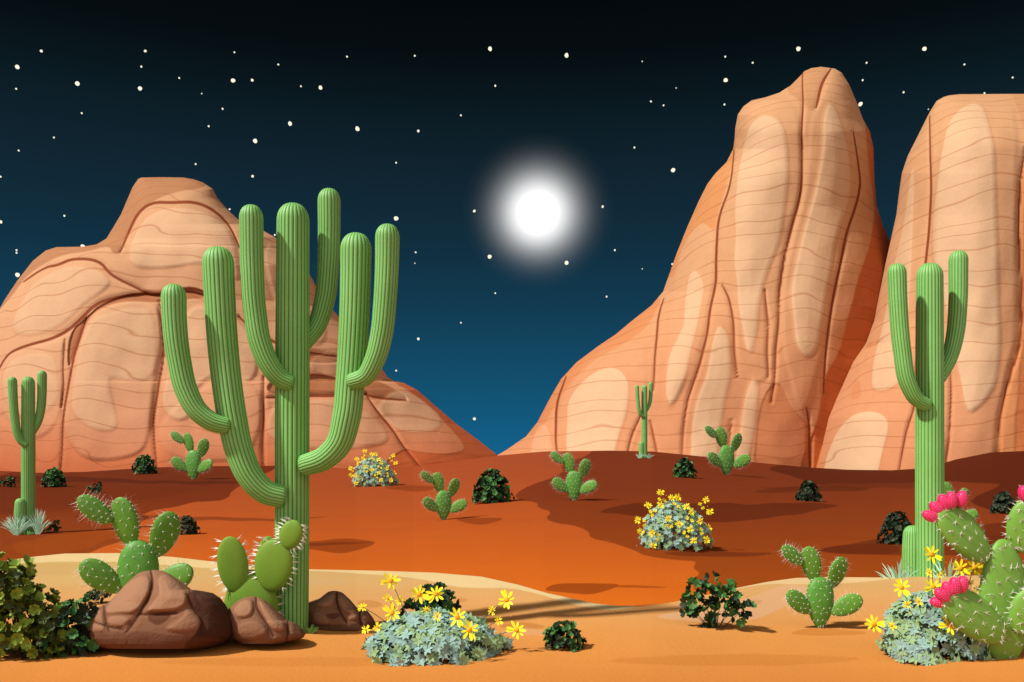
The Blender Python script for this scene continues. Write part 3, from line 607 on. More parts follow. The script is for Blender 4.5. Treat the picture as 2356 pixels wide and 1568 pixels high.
def two_arm(u, v, k, only, label):
    l, sc = hit(u, v, only)
    root = empty('saguaro_cactus', l, label, 'cactus', 'two armed saguaros')
    def mp(pts, dy): return [rl(l, u + (p[0] - 2138) * k, v + (p[1] - 1352) * k, d * k * sc) for p, d in zip(pts, dy)]
    tubeobj('trunk', mp([(2138, 1380), (2138, 1200), (2138, 900), (2138, 638)], [0] * 4), [x * k * sc for x in (29.5, 30.5, 30.5, 29)], root, M['sag'], ribs=24, per=4, cap0=False)
    for pts, dy, r0, r1 in (([(1578, 1302), (1545, 1283), (1512, 1225), (1491, 1110), (1477, 950), (1472, 832)], [-25, -30, -36, -38, -38, -38], 23, 32),
                            ([(1625, 1205), (1660, 1135), (1683, 1040), (1691, 940), (1693, 785)], [14, 24, 30, 32, 32], 24, 33)):
        rr = np.interp(np.linspace(0, 1, len(pts)), [0, .45, 1], [r0, r0 + (r1 - r0) * .7, r1]) * .9744 / 1.5225 * k * sc
        tubeobj('arm', mp(ZB(pts), dy), rr, root, M['sag'], ribs=18)
def place(proto, loc, f, rz, label, group=None):
    c = copy_tree(proto); c.location = loc; c.scale = (f,) * 3; c.rotation_euler = (0, 0, rz); c['label'] = label
    if group: c['group'] = group
    return c
two_arm(2138, 1352, 1.0, 'ground', 'two armed saguaro behind the pink fruited prickly pear at right')
two_arm(65, 1226, .482, None, 'two armed saguaro standing before the mesa at the left edge')
two_arm(1482, 1052, .2236, None, 'smallest two armed saguaro far off below the tallest butte')
# young single columns
loc, sy_ = hit(2099, 1350, 'ground')
yc = empty('young_saguaro', loc, 'young single column cactus at the foot of the right two armed saguaro', 'cactus', 'young saguaro columns')
tubeobj('stem', [(0, 0, -30 * sy_), (0, 0, 40 * sy_), (0, 0, 90 * sy_), (0, 0, (1350 - 1207 - 25) * sy_)], [x * sy_ for x in (22, 22.5, 22.5, 21)], yc, M['sag'], ribs=22, cap0=False)
yh = 143
l, q = hit(47, 1227); place(yc, l, 82 / yh * q / sy_, .3, 'young single column cactus among grass at the left edge')
l, q = hit(1475, 1053); place(yc, l, 38 / yh * q / sy_, .3, 'tiny single column cactus far off below the tallest butte')

# ------------------------------------------------------------------ spiny grass tufts
M['blade'] = simple('agave_blade', (176, 222, 196), .5, 1.0, .2, 3)
M['blade_g'] = simple('grass_blade', (120, 186, 96), .5, 1.2, .2, 3)
def blades(specs, w):
    """specs: (base xyz, tip xyz, droop)"""
    parts = []
    for b_, t_, dr in specs:
        b_, t_ = np.array(b_, float), np.array(t_, float); a = t_ - b_; n = 7
        side = np.cross(a, [random.uniform(-.4, .4), 1, .1]); side /= np.linalg.norm(side) + 1e-9; up = np.cross(side, a); up /= np.linalg.norm(up)
        tt_ = np.linspace(0, 1, n); c = b_ + a * tt_[:, None]; c[:, 2] += dr * np.sin(PI * tt_) ; ww = w * (1 - tt_) ** .7 * (.5 + tt_ * 1.6)
        Vv = np.concatenate([c - side * ww[:, None], c + up * (ww * .35)[:, None], c + side * ww[:, None]])
        i = np.arange(n - 1); q = np.concatenate([np.stack([i, i + 1, i + n + 1, i + n], 1), np.stack([i + n, i + n + 1, i + 2 * n + 1, i + 2 * n], 1)])
        parts.append((Vv, [q]))
    return joinm(parts)
def tuft(s, h, wd_, n, w, fan=1.0):
    sp = []
    for i in range(n):
        a = random.uniform(-1, 1) * fan; hh = h * random.uniform(.6, 1) * (1 - .45 * abs(a)); dyy = random.uniform(-.5, .5) * wd_
        sp.append(((random.uniform(-.12, .12) * wd_ * s, random.uniform(-.1, .1) * wd_ * s, -2 * s), (a * wd_ * s, dyy * s, hh * s), .08 * h * s))
    return blades(sp, w * s)
TU = None
def add_tuft(u, v, h, wd_, n, w, only, label, m='blade', group='spiky grass tufts'):
    l, s = hit(u, v, only); V, fs = tuft(s, h, wd_, n, w)
    o = mesh('grass_tuft', V, fs, M[m]); o.location = l; return tag(o, label, 'grass tuft', group)
add_tuft(2068, 1358, 86, 52, 40, 1.6, 'ground', 'pale spiky grass left of the young column at the right saguaro')
add_tuft(2178, 1356, 90, 44, 30, 1.8, 'ground', 'pale spiky grass just right of the right saguaro trunk')
add_tuft(38, 1230, 62, 40, 70, .7, None, 'pale spiky grass round the young column at the left edge')
add_tuft(88, 1228, 68, 34, 60, .7, None, 'pale spiky grass right of the left saguaro trunk')
add_tuft(1470, 1054, 17, 14, 30, .35, None, 'tiny pale grass left of the farthest saguaro')
add_tuft(1493, 1054, 17, 14, 30, .35, None, 'tiny pale grass right of the farthest saguaro')
add_tuft(714, 1458, 26, 22, 14, 2.0, None, 'short bright green grass at the foot of the tallest saguaro', 'blade_g')
add_tuft(62, 1229, 10, 20, 20, 1.0, None, 'low green grass under the left saguaro trunk', 'blade_g')
# ------------------------------------------------------------------ prickly pears
def pad_mat(name, a_, b_, rough=.48, k=1.02):
    m, nt, b = mat(name)
    c = mixc(nt, noise(nt, 2.2, 3), lin(a_, k), lin(b_, k)); c = mixc(nt, mth(nt, 'MULTIPLY', noise(nt, 30, 3), .3), c, lin(b_, k * 1.5))
    setc(nt, b, c); b.inputs['Roughness'].default_value = rough; b.inputs['Specular IOR Level'].default_value = .35
    bump(nt, b, noise(nt, 18, 3), .25, .012); return m
M['padA'] = pad_mat('pear_pad_green', (104, 160, 52), (74, 128, 34))
M['padA2'] = pad_mat('pear_pad_trunk', (96, 164, 66), (72, 132, 40))
M['padB'] = pad_mat('pear_pad_olive', (122, 158, 46), (96, 138, 34), .6)
M['padC'] = pad_mat('pear_pad_large', (126, 176, 76), (100, 152, 52), .45)
M['fruit'] = pad_mat('pear_fruit', (232, 46, 116), (206, 26, 88), .45)
M['spine'] = simple('cactus_spine', (226, 224, 210), .5, 1.1, .1)
def padgeo(base, tip, hw, th, twist=0.0, egg=1.2, nu=36, nv=30):
    base, tip = np.array(base, float), np.array(tip, float); a = tip - base; Ln = np.linalg.norm(a); a /= Ln
    c = np.cross(np.array([0, 1., 0]), a); c /= np.linalg.norm(c); n = np.cross(a, c)
    c, n = c * math.cos(twist) + n * math.sin(twist), n * math.cos(twist) - c * math.sin(twist)
    if n[1] > 0: n = -n; c = -c
    t = (1 - np.cos(np.linspace(0, PI, nv))) / 2; f = np.sqrt(np.clip(1 - (2 * t ** egg - 1) ** 2, 0, 1)); f = np.maximum(f, .004)
    ph = np.arange(nu) / nu * 2 * PI
    cx = np.sign(np.cos(ph)) * np.abs(np.cos(ph)) ** .85; cy = np.sign(np.sin(ph)) * np.abs(np.sin(ph)) ** .85
    P = base + a * (t * Ln)[:, None]
    V = P[:, None] + (hw * f)[:, None, None] * cx[None, :, None] * c + (th * f ** .75)[:, None, None] * cy[None, :, None] * n
    r = np.arange(nv - 1)[:, None] * nu; j = np.arange(nu)[None]; j2 = (j + 1) % nu
    q = np.stack([(r + j).ravel(), (r + j2).ravel(), (r + nu + j2).ravel(), (r + nu + j).ravel()], 1)
    def at(tq, sq, face):                             # a point and normal on the pad: sq -1..1 across
        fq = math.sqrt(max(1 - (2 * tq ** egg - 1) ** 2, 0)); x_ = sq * hw * fq
        hgt = th * fq ** .75 * max(1 - abs(sq) ** 2.3, 0) ** .43
        p = base + a * tq * Ln + c * x_ + n * hgt * face
        nn = n * face * (1 - abs(sq) ** 3) + c * sq * abs(sq) ** 2 * 1.2 + a * ((2 * tq - 1) ** 3) * .8
        return p, nn / (np.linalg.norm(nn) + 1e-9)
    return V.reshape(-1, 3), [q], at
def needle(p, d, ln, r):
    d = d / np.linalg.norm(d); c = np.cross(d, [.3, .5, .8]); c /= np.linalg.norm(c); e = np.cross(d, c)
    V = np.array([p + r * c, p + r * (-.5 * c + .87 * e), p + r * (-.5 * c - .87 * e), p + d * ln]); return V, [np.array([[0, 1, 3], [1, 2, 3], [2, 0, 3]])]
OCT = np.array([(1, 0, 0), (-1, 0, 0), (0, 1, 0), (0, -1, 0), (0, 0, 1), (0, 0, -1)], float); OCF = np.array([(0, 2, 4), (2, 1, 4), (1, 3, 4), (3, 0, 4), (2, 0, 5), (1, 2, 5), (3, 1, 5), (0, 3, 5)])
def spines(at, nrow, ncol, ln, r, dot, nn=4, edge=12, eln=None, spread=.9):
    parts = []; eln = eln or ln
    for i in range(nrow):
        for j in range(ncol):
            for face in (1, -1):
                t = (i + .6) / (nrow + .2) ; q = -1 + 2 * (j + .5 + .5 * (i % 2) - .25) / ncol
                if abs(q) > .93: continue
                p, n = at(min(max(t + random.uniform(-.03, .03), .05), .96), q + random.uniform(-.05, .05), face)
                if dot: parts.append((OCT * dot + p, [OCF]))
                for _ in range(nn):
                    parts.append(needle(p, n + rng.normal(0, spread, 3), ln * random.uniform(.6, 1.1), r))
    for i in range(edge):
        t = .12 + .86 * (i + .5) / edge
        for sgn in (-1, 1):
            p, n = at(t, sgn * .995, 1)
            if dot: parts.append((OCT * dot + p, [OCF]))
            for _ in range(2): parts.append(needle(p, n + rng.normal(0, .35, 3), eln * random.uniform(.7, 1.2), r))
    return joinm(parts)
def pad(name, parent, b_, t_, hw, th, m, twist, egg, sp):
    V, fs, at = padgeo(b_, t_, hw, th, twist, egg); o = mesh(name, V, fs, m, parent)
    Vs, f2 = spines(at, **sp); x_ = mesh('spines', Vs, f2, M['spine'], o, smooth=False); x_['kind'] = 'stuff'
    return o, at
# spiny five-padded pear: the first stands front right
lA, sA = hit(1885.6, 1443)
pearA = empty('prickly_pear', lA, 'spiny prickly pear on the pale sand at right front', 'cactus', 'spiny prickly pears')
q = sA * .9744 / 2.945
def pa(x, y, d=0): return rl(lA, *Z4([(x, y)])[0], d * q)
spA = dict(nrow=7, ncol=4, ln=34 * q, r=.6 * q, dot=4.4 * q, nn=4, edge=11, eln=46 * q)
spS = dict(spA, nrow=6, ncol=3)
pad('trunk_pad', pearA, pa(2165, 1428), pa(2165, 1062), 97 * q, 48 * q, M['padA2'], .05, 1.35, dict(spA, nrow=8))
pad('pad', pearA, pa(2240, 1148, 15), pa(2328, 925, -5), 66 * q, 21 * q, M['padA'], .25, 1.25, spS)
p1, _ = pad('pad', pearA, pa(2128, 1100, 12), pa(2080, 852, -8), 68 * q, 22 * q, M['padA'], -.22, 1.2, spS)
pad('pad', p1, pa(2045, 975, -8), pa(1903, 852, -30), 50 * q, 18 * q, M['padA'], .15, 1.1, spS)
pad('pad', pearA, pa(2105, 1315, -25), pa(1938, 1170, -62), 64 * q, 21 * q, M['padA'], .2, 1.25, spS)
pad('pad', pearA, pa(2238, 1320, -22), pa(2458, 1208, -55), 66 * q, 21 * q, M['padA'], -.2, 1.25, spS)
for u, v, f, rz, lb in [(318, 1408, 1.42, .1, 'largest spiny prickly pear standing behind the biggest brown boulder'),
                        (445, 1102, .575, -.15, 'small spiny prickly pear below the mesa behind the lowest left saguaro arm'),
                        (1020, 1195, .585, .2, 'spiny prickly pear on orange sand left of the round dark bush'),
                        (1320, 1151, .59, -.1, 'spiny prickly pear on the brown soil right of the round dark bush'),
                        (1670.6, 1092, .59, .15, 'spiny prickly pear at the foot of the tallest butte'),
                        (2190, 1218, .59, 0, 'spiny prickly pear half hidden behind the two armed saguaro and pink fruits')]:
    l, sc_ = hit(u, v); place(pearA, l, f * sc_ / sA, rz, lb)
# olive pear with white thorns in front of the tall saguaro
lB, sB = hit(575, 1466)
pearB = empty('prickly_pear', lB, 'flat olive prickly pear with white thorns in front of the tallest saguaro', 'cactus')
q = sB * .9744 / 2.945; u0 = 575 / .9744 * 2.945; v0 = (1466 / .9744 - 1100) * 2.945
def pb(x, y, d=0): return rl(lB, *Z1([(x, y)])[0], d * q)
spB = dict(nrow=1, ncol=1, ln=1 * q, r=.1 * q, dot=0, nn=0, edge=11, eln=44 * q)
def padB(parent, b_, t_, hw, th, tw, egg, edge=11):
    V, fs, at = padgeo(b_, t_, hw, th, tw, egg, 44); o = mesh('pad', V, fs, M['padB'], parent)
    parts = []
    for i in range(edge):
        t = .06 + .93 * (i + .5) / edge
        for sgn in (-1, 1):
            p, n = at(t, sgn * .99, 1)
            for kk in range(3): parts.append(needle(p, n + rng.normal(0, .3, 3), 58 * q * random.uniform(.6, 1.1), 4.6 * q))
    for i in range(10):
        p, n = at(random.uniform(.15, .9), random.uniform(-.7, .7), -1)
        for kk in range(3): parts.append(needle(p, n + rng.normal(0, .5, 3), 30 * q, 2.4 * q))
    V, fs = joinm(parts); x_ = mesh('spines', V, fs, M['spine'], o, smooth=False); x_['kind'] = 'stuff'; return o
padB(pearB, pb(1745, 1215, 40), pb(1745, 715, 40), 195, 70 * q, .05, .95) if False else None
padB(pearB, pb(1745, 1225, 40), pb(1750, 718, 45), 190 * q, 70 * q, .05, .9, 9)
padB(pearB, pb(1648, 885, 0), pb(1590, 488, -20), 104 * q, 30 * q, .12, 1.05, 8)
pm = padB(pearB, pb(1880, 868, -5), pb(1925, 508, -25), 138 * q, 36 * q, -.12, 1.05, 9)
padB(pm, pb(1985, 570, -45), pb(2062, 378, -60), 82 * q, 28 * q, -.12, 1.05, 8)
padB(pearB, pb(1850, 760, 60), pb(1868, 485, 75), 70 * q, 26 * q, .2, 1.05, 7)
# big pear with pink fruits at the right edge
lD, sD = hit(2318, 1512)
pearD = empty('prickly_pear', lD, 'biggest prickly pear at the right edge bearing pink fruits and star spines', 'cactus')
q = sD * .9744 / 3.92; u0 = (2318 / .9744 - 1900) * 3.92; v0 = (1512 / .9744 - 1100) * 3.92
def pd_(x, y, d=0): return rl(lD, *Z3([(x, y)])[0], d * q)
spD = dict(nrow=6, ncol=4, ln=50 * q, r=3.4 * q, dot=0, nn=7, edge=8, eln=50 * q, spread=1.5)
def fruit(parent, x, y, ang, d, hl=78, hw=52):
    dx, dz = math.sin(ang), math.cos(ang)
    c = np.array(pd_(x, y, d)); a = np.array([dx, -.1, dz]) * hl * q
    V, fs, at = padgeo(c - a, c + a, hw * q, hw * q, 0, .9, 24, 18); o = mesh('fruit', V, fs, M['fruit'], parent)
    parts = []
    for i in range(7):
        for j in range(-2, 3):
            p, n = at((i + .6) / 7.4, j / 2.5, 1); parts.append((OCT * 2.6 * q + p, [OCF])); parts.append(needle(p, n, 8 * q, 1.0 * q))
    for i in range(12):
        b2 = i / 12 * 2 * PI; p, n = at(.97, 0, 1); parts.append(needle(c + a * .92 + np.array([math.cos(b2), math.sin(b2), 0]) * 20 * q, np.array([math.cos(b2) + dx, math.sin(b2), 1.2]), 22 * q, 1.2 * q))
    V, fs = joinm(parts); x_ = mesh('spines', V, fs, M['spine'], o, smooth=False); x_['kind'] = 'stuff'
stem, _ = pad('trunk_pad', pearD, pd_(1850, 1830, 0), pd_(1830, 672, 0), 235 * q, 86 * q, M['padC'], .08, .9, dict(spD, nrow=8, ncol=5))
D1, _ = pad('pad', pearD, pd_(1700, 868, -40), pd_(1235, 385, -110), 184 * q, 58 * q, M['padC'], .3, 1.1, spD)
for x, y, an in [(1160, 462, -1.15), (1216, 392, -.75), (1283, 335, -.35), (1352, 312, -.05), (1450, 303, .15)]: fruit(D1, x, y, an, -110 + random.uniform(-25, 25))
D3, _ = pad('pad', pearD, pd_(1990, 800, -20), pd_(2110, 290, -80), 168 * q, 56 * q, M['padC'], -.25, 1.05, spD)
for x, y, an in [(2030, 255, -.35), (2120, 228, .05), (2200, 290, .5)]: fruit(D3, x, y, an, -80)
D4, _ = pad('pad', pearD, pd_(1850, 1600, -130), pd_(1262, 1165, -240), 190 * q, 60 * q, M['padC'], .2, 1.1, spD)
for x, y, an in [(1235, 1258, -1.5), (1268, 1192, -.9), (1322, 1142, -.4), (1385, 1105, -.1), (1456, 1092, .15)]: fruit(D4, x, y, an, -240 + random.uniform(-25, 25))
pad('pad', pearD, pd_(1990, 1560, -110), pd_(2120, 1130, -170), 150 * q, 55 * q, M['padC'], -.2, 1.05, spD)

# ------------------------------------------------------------------ leafy shrubs
M['leaf_dark'] = simple('shrub_leaf_dark', (18, 40, 20), .6, .9, .25, 3)
M['leaf_mid'] = simple('shrub_leaf_green', (46, 88, 40), .6, .6, .2, 3)
M['leaf_grey'] = simple('shrub_leaf_grey', (50, 60, 42), .7, .75, .2, 3)
M['leaf_olive'] = simple('shrub_leaf_olive', (100, 122, 38), .6, .72, .2, 3)
M['leaf_olive_d'] = simple('shrub_leaf_deep_olive', (50, 64, 22), .6, .8, .2, 3)
M['twig'] = simple('shrub_twig', (84, 62, 40), .8, 1.2)
M['sage_blue'] = simple('sage_leaf_blue', (144, 180, 172), .7, 1.18, .12, 3)
M['sage_green'] = simple('sage_leaf_green', (144, 178, 128), .7, 1.18, .12, 3)
M['sage_deep'] = simple('sage_leaf_deep', (112, 140, 116), .7, 1.3, .12, 3)
def leaf_t(pts, cup):
    """outline half (t, w) -> leaf along +x, normal +z, folded along its midrib"""
    t = np.array([p[0] for p in pts]); w_ = np.array([p[1] for p in pts]); n = len(t)
    z = cup * (t ** 2)
    V = np.concatenate([np.stack([t, w_, z + .12 * w_], 1), np.stack([t, 0 * w_, z], 1), np.stack([t, -w_, z + .12 * w_], 1)])
    i = np.arange(n - 1); return V, np.concatenate([np.stack([i, i + n, i + n + 1, i + 1], 1), np.stack([i + n, i + 2 * n, i + 2 * n + 1, i + n + 1], 1)])
OV = leaf_t([(.08, .03), (.3, .16), (.6, .27), (.85, .21), (1, .03)], .1)
PT = leaf_t([(.05, .05), (.25, .2), (.5, .24), (.8, .12), (1, .005)], -.12)
def rosette(leaf, n, tilt, seed=0):
    r = random.Random(seed); parts = []
    for i in range(n):
        a = 2 * PI * i / n + r.uniform(-.2, .2); e = tilt + r.uniform(-.2, .2); sc_ = r.uniform(.8, 1.1)
        V = leaf[0] * sc_; c_, s_ = math.cos(e), math.sin(e)
        V = np.stack([V[:, 0] * c_ - V[:, 2] * s_, V[:, 1], V[:, 0] * s_ + V[:, 2] * c_], 1)
        c_, s_ = math.cos(a), math.sin(a); V = np.stack([V[:, 0] * c_ - V[:, 1] * s_, V[:, 0] * s_ + V[:, 1] * c_, V[:, 2]], 1)
        parts.append((V, [leaf[1]]))
    V, fs = joinm(parts); return V, fs[0]
def scatter(tv, tf, pos, nrm, size):
    n = len(pos); z = nrm / np.linalg.norm(nrm, axis=1)[:, None]; r = rng.normal(size=(n, 3)); x = np.cross(r, z); x /= np.linalg.norm(x, axis=1)[:, None]; y = np.cross(z, x)
    Rm = np.stack([x, y, z], 2) * size[:, None, None]
    V = np.einsum('nij,kj->nki', Rm, tv) + pos[:, None]; k_ = len(tv)
    return V.reshape(-1, 3), (tf[None] + (np.arange(n) * k_)[:, None, None]).reshape(-1, tf.shape[1])
def dome_pts(n, w_, h, shape=1.0, inner=.45):
    P, Nn = [], []
    for _ in range(n):
        a = random.uniform(0, 2 * PI); zc_ = random.random() ** .85; r = math.sqrt(max(1 - zc_ ** (2 / shape), 0)) if shape != 1 else math.sqrt(1 - zc_ * zc_)
        f = 1 - inner * random.random() ** 2; bumpy = 1 + .10 * math.sin(5 * a + zc_ * 7)
        P.append((math.cos(a) * r * w_ * f * bumpy, math.sin(a) * r * w_ * .8 * f * bumpy, zc_ * h * f)); Nn.append((math.cos(a) * r / w_ * h, math.sin(a) * r / w_ * h, zc_ + .15))
    return np.array(P), np.array(Nn) + rng.normal(0, .35, (n, 3))
def lobes_pts(lobes, n):
    P, Nn = [], []
    tot = sum(l[2] ** 2 for l in lobes)
    for (x, z, r) in lobes:
        for _ in range(max(3, int(n * r * r / tot))):
            d = np.array([random.gauss(0, 1), random.gauss(0, 1), random.gauss(0, 1)]); d /= np.linalg.norm(d); f = 1 - .5 * random.random() ** 2
            P.append((x + d[0] * r * f, d[1] * r * f, max(z + d[2] * r * f, .03))); Nn.append(d + np.array([0, 0, .3]))
    return np.array(P), np.array(Nn)
def twigs(tips, s, r):
    parts = []
    for t in tips:
        t = np.array(t, float); parts.append(needle(np.array([t[0] * .15, t[1] * .15, -.02]), t - np.array([t[0] * .15, t[1] * .15, -.02]), np.linalg.norm(t), r))
    return joinm(parts)
def shrub(u, v, w_, h, label, kind='dense', tones=('leaf_dark', 'leaf_mid'), frac=.5, n=150, ls=None, lobes=None, only=None, shape=1.0, name='shrub', cat='bush', group='dark leafy desert bushes', nl=8):
    l, s = hit(u, v, only); root = empty(name, l, label, cat, group)
    if lobes: P, Nn = lobes_pts([(x * s, z * s, r * s) for x, z, r in lobes], n)
    else: P, Nn = dome_pts(n, w_ / 2 * .92 * s, h * .92 * s, shape)
    ls = (ls or .11 * w_) * s; TV, TF = rosette(OV, nl, .45, 3)
    sel = rng.random(len(P)) < frac; parts, mi = [], []
    # the fresh leaf sprigs of the second tone sit a little outside the older leaves
    for kx, (m_, mk) in enumerate(zip(tones, (~sel, sel))):
        Pp = P[mk] * (1.0 if kx == 0 else 1.03); V, f = scatter(TV, TF, Pp, Nn[mk], ls * rng.uniform(.75, 1.15, mk.sum()))
        parts.append((V, f)); mi.append(np.full(len(f), kx))
    V = np.concatenate([p[0] for p in parts]); f = np.concatenate([parts[0][1], parts[1][1] + len(parts[0][0])])
    mesh('foliage', V, [f], [M[t] for t in tones], root, midx=np.concatenate(mi))
    V, f = twigs(P[::max(1, len(P) // 14)] * .9, s, .012 * w_ * s); mesh('stem', V, f, M['twig'], root, smooth=False)
    return root
GRY = ('leaf_dark', 'leaf_grey')
sp_l = lambda k_: [(-11 * k_, 8 * k_, 7 * k_), (0, 6 * k_, 7 * k_), (8 * k_, 16 * k_, 8 * k_), (10 * k_, 6 * k_, 6 * k_)]
shrub(17, 1120, 32, 24, 'sparse dark bush at the far left edge below the mesa', lobes=sp_l(1), n=50, ls=5, frac=.45)
shrub(125, 1120, 54, 46, 'dense dark bush right of the left saguaro trunk below the mesa', n=240, ls=6, frac=.45, shape=1.3)
shrub(332, 1090, 54, 46, 'dense dark bush at the very foot of the mesa', n=240, ls=6, frac=.45, shape=1.3)
shrub(218, 1134, 32, 25, 'sparse dark bush above the top pads of the largest spiny pear', lobes=sp_l(1), n=50, ls=5, frac=.45)
shrub(122, 1224, 35, 31, 'sparse dark bush by the grass of the left saguaro', lobes=sp_l(1.15), n=55, ls=5.5, frac=.45)
shrub(432, 1229, 50, 44, 'blackish bush right of the largest spiny prickly pear', n=170, ls=6.5, frac=.3, tones=GRY, shape=1.3)
shrub(1133, 1156, 96, 80, 'round dark bush in the middle of the orange ground', n=300, ls=9, frac=.4, shape=1.3)
shrub(1574, 1098, 54, 46, 'dense dark bush left of the pear below the tallest butte', n=240, ls=6, frac=.45, shape=1.3)
shrub(1860, 1152, 55, 48, 'blackish bush between the tallest butte and the right saguaro', n=170, ls=7, frac=.4, tones=GRY, shape=1.3)
shrub(2064, 1250, 82, 76, 'blackish bush touching the young column by the right saguaro', n=220, ls=9, frac=.4, tones=GRY, shape=1.2)
shrub(2308, 1180, 56, 50, 'blackish bush beyond the pink fruits at the right edge', n=170, ls=7, frac=.4, tones=GRY, shape=1.3)
shrub(42, 1512, 220, 232, 'big olive green bush in the left front corner', n=560, ls=17, frac=.6, tones=('leaf_olive_d', 'leaf_olive'), lobes=[(-62, 60, 58), (0, 70, 64), (56, 50, 48), (-70, 130, 52), (-14, 150, 54), (40, 118, 44), (-30, 196, 32), (8, 196, 24), (66, 92, 30), (80, 46, 28)])
shrub(170, 1508, 100, 125, 'dark green bush between the olive bush and the biggest boulder', n=130, ls=17, frac=.45, lobes=[(-30, 30, 30), (10, 62, 32), (22, 100, 20), (-8, 96, 22), (30, 30, 28)])
shrub(228, 1388, 50, 50, 'small dark bush hidden behind the lower pad of the largest spiny pear', n=40, ls=12, frac=.2, lobes=[(-12, 14, 14), (8, 32, 16), (20, 50, 12)])
shrub(985, 1452, 120, 110, 'dark bush standing behind the yellow flowers near the centre', n=110, ls=17, frac=.45, lobes=[(-28, 34, 32), (10, 40, 34), (38, 60, 26), (18, 88, 20), (46, 34, 22), (-2, 74, 24)])
shrub(1297, 1492, 92, 66, 'low dark green bush at the bottom centre of the sand', n=150, ls=11, frac=.45)
shrub(1645, 1446, 160, 124, 'sprawling dark bush on the sand left of the front spiny pear', n=105, ls=17, frac=.5, lobes=[(-50, 62, 18), (-42, 92, 18), (-18, 78, 20), (-8, 116, 9), (-60, 42, 12), (24, 88, 18), (6, 62, 18), (40, 62, 18), (66, 46, 15), (-22, 28, 18), (-2, 18, 16), (54, 26, 10), (22, 46, 14)])

# ------------------------------------------------------------------ flowering sage bushes
M['petal'] = simple('yellow_petal', (246, 238, 40), .5, 1.0, .08, 3)
M['eye'] = simple('flower_eye', (244, 168, 28), .7, 1.05, .1, 20)
M['fstem'] = simple('flower_stem', (48, 96, 92), .6, 1.2)
PE = leaf_t([(.12, .04), (.35, .10), (.65, .145), (.88, .11), (1, .02)], .04)
FT = rosette(PE, 9, .08, 5)
EV, EF = sphere(10, 6); EV = EV * np.array([.27, .27, .16]) + np.array([0, 0, .05])
PBIG = None
def frame(n, spin):
    n = np.array(n, float); n /= np.linalg.norm(n); x = np.cross([math.sin(spin), .2, math.cos(spin)], n); x /= np.linalg.norm(x); return np.stack([x, np.cross(n, x), n], 1)
def daisy(parent, p, R_, root_p, stem_r, budonly=False):
    n = np.array([random.uniform(-.22, .22), -1, random.uniform(.1, .35)]); Fm = frame(n, random.uniform(0, 6)) * R_
    p = np.array(p, float)
    if budonly:
        return mesh('flower_bud', EV @ (Fm * 1.6).T + p, EF, M['eye'], parent)
    o = mesh('flower', FT[0] @ Fm.T + p, [FT[1]], M['petal'], parent)
    mesh('flower_centre', EV @ Fm.T + p, EF, M['eye'], o)
    d = np.array(root_p) - p; Ln = np.linalg.norm(d); d /= Ln
    c = np.cross(d, [.2, .9, .1]); c /= np.linalg.norm(c); e = np.cross(d, c)
    q0 = p + Fm[:, 2] * -.12
    tt_ = np.linspace(0, 1, 5); P = q0 + (np.array(root_p) - q0) * tt_[:, None]; P[:, 2] += .06 * Ln * np.sin(PI * tt_)
    V = np.concatenate([P + stem_r * c, P + stem_r * (-.5 * c + .87 * e), P + stem_r * (-.5 * c - .87 * e)]); i = np.arange(4); fs = []
    for a_, b_ in ((0, 5), (5, 10), (10, 0)): fs.append(np.stack([i + a_, i + 1 + a_, i + 1 + b_, i + b_], 1))
    mesh('flower_stem', V, [np.concatenate(fs)], M['fstem'], o)
    return o
def sage(u, v, w_, h, n, ls, flowers, label, stem_r, depthf=.8, grp='yellow flowering sage bushes'):
    l, s = hit(u, v); root = empty('flowering_sage', l, label, 'flower bush', grp)
    P, Nn = dome_pts(n, w_ / 2 * .95 * s, h * .95 * s, 1.15, .3)
    Nn = Nn + np.array([0, -.5, .1]); TV, TF = rosette(PT, 7, .3, 9); r = rng.random(len(P)); parts, mi, off = [], [], 0
    for kx, mk in enumerate(((r < .2), (r >= .2) & (r < .6), (r >= .6))):
        Vv, f = scatter(TV, TF, P[mk] * (.9 if kx == 0 else 1), Nn[mk], ls * s * rng.uniform(.8, 1.2, mk.sum())); parts.append((Vv, f + off)); off += len(Vv); mi.append(np.full(len(f), kx))
    mesh('foliage', np.concatenate([p[0] for p in parts]), [np.concatenate([p[1] for p in parts])], [M['sage_deep'], M['sage_green'], M['sage_blue']], root, midx=np.concatenate(mi))
    V, f = twigs(P[::max(1, len(P) // 16)] * .9, s, .006 * w_ * s); mesh('stem', V, f, M['fstem'], root, smooth=False)
    for fu, fv, R_ in flowers:
        x, z = (fu - u), (v - fv); rr = min((x / (w_ / 2)) ** 2 + (max(z, 0) / h) ** 2, 1)
        yy = -(w_ / 2 * depthf) * math.sqrt(max(1 - rr, 0)) * .95 - R_ * .9 - 1
        pr = (l.y + yy * s) / l.y                     # nearer flowers sit on the same line of sight
        X_ = (fu - U0) / F * (l.y + yy * s) - l.x; Z_ = HC - (fv - VH) / F * (l.y + yy * s) - l.z
        root_p = (X_ * .45 + random.uniform(-.03, .03) * w_ * s, yy * .45 * s, max(Z_ * .25, .02) if z > h * .3 else Z_ * .5)
        daisy(root, (X_, yy * s, Z_), R_ * s, root_p, stem_r * s, budonly=R_ < 3.0)
    return root
b2 = [(1055, 477), (1133, 514), (1178, 512), (1058, 565), (972, 567), (1372, 528), (1398, 612), (1270, 612), (1237, 575), (1330, 675), (1110, 657), (1187, 695), (1262, 730), (897, 667), (915, 750), (996, 758), (1386, 722), (1378, 807), (1288, 810), (1002, 845)]
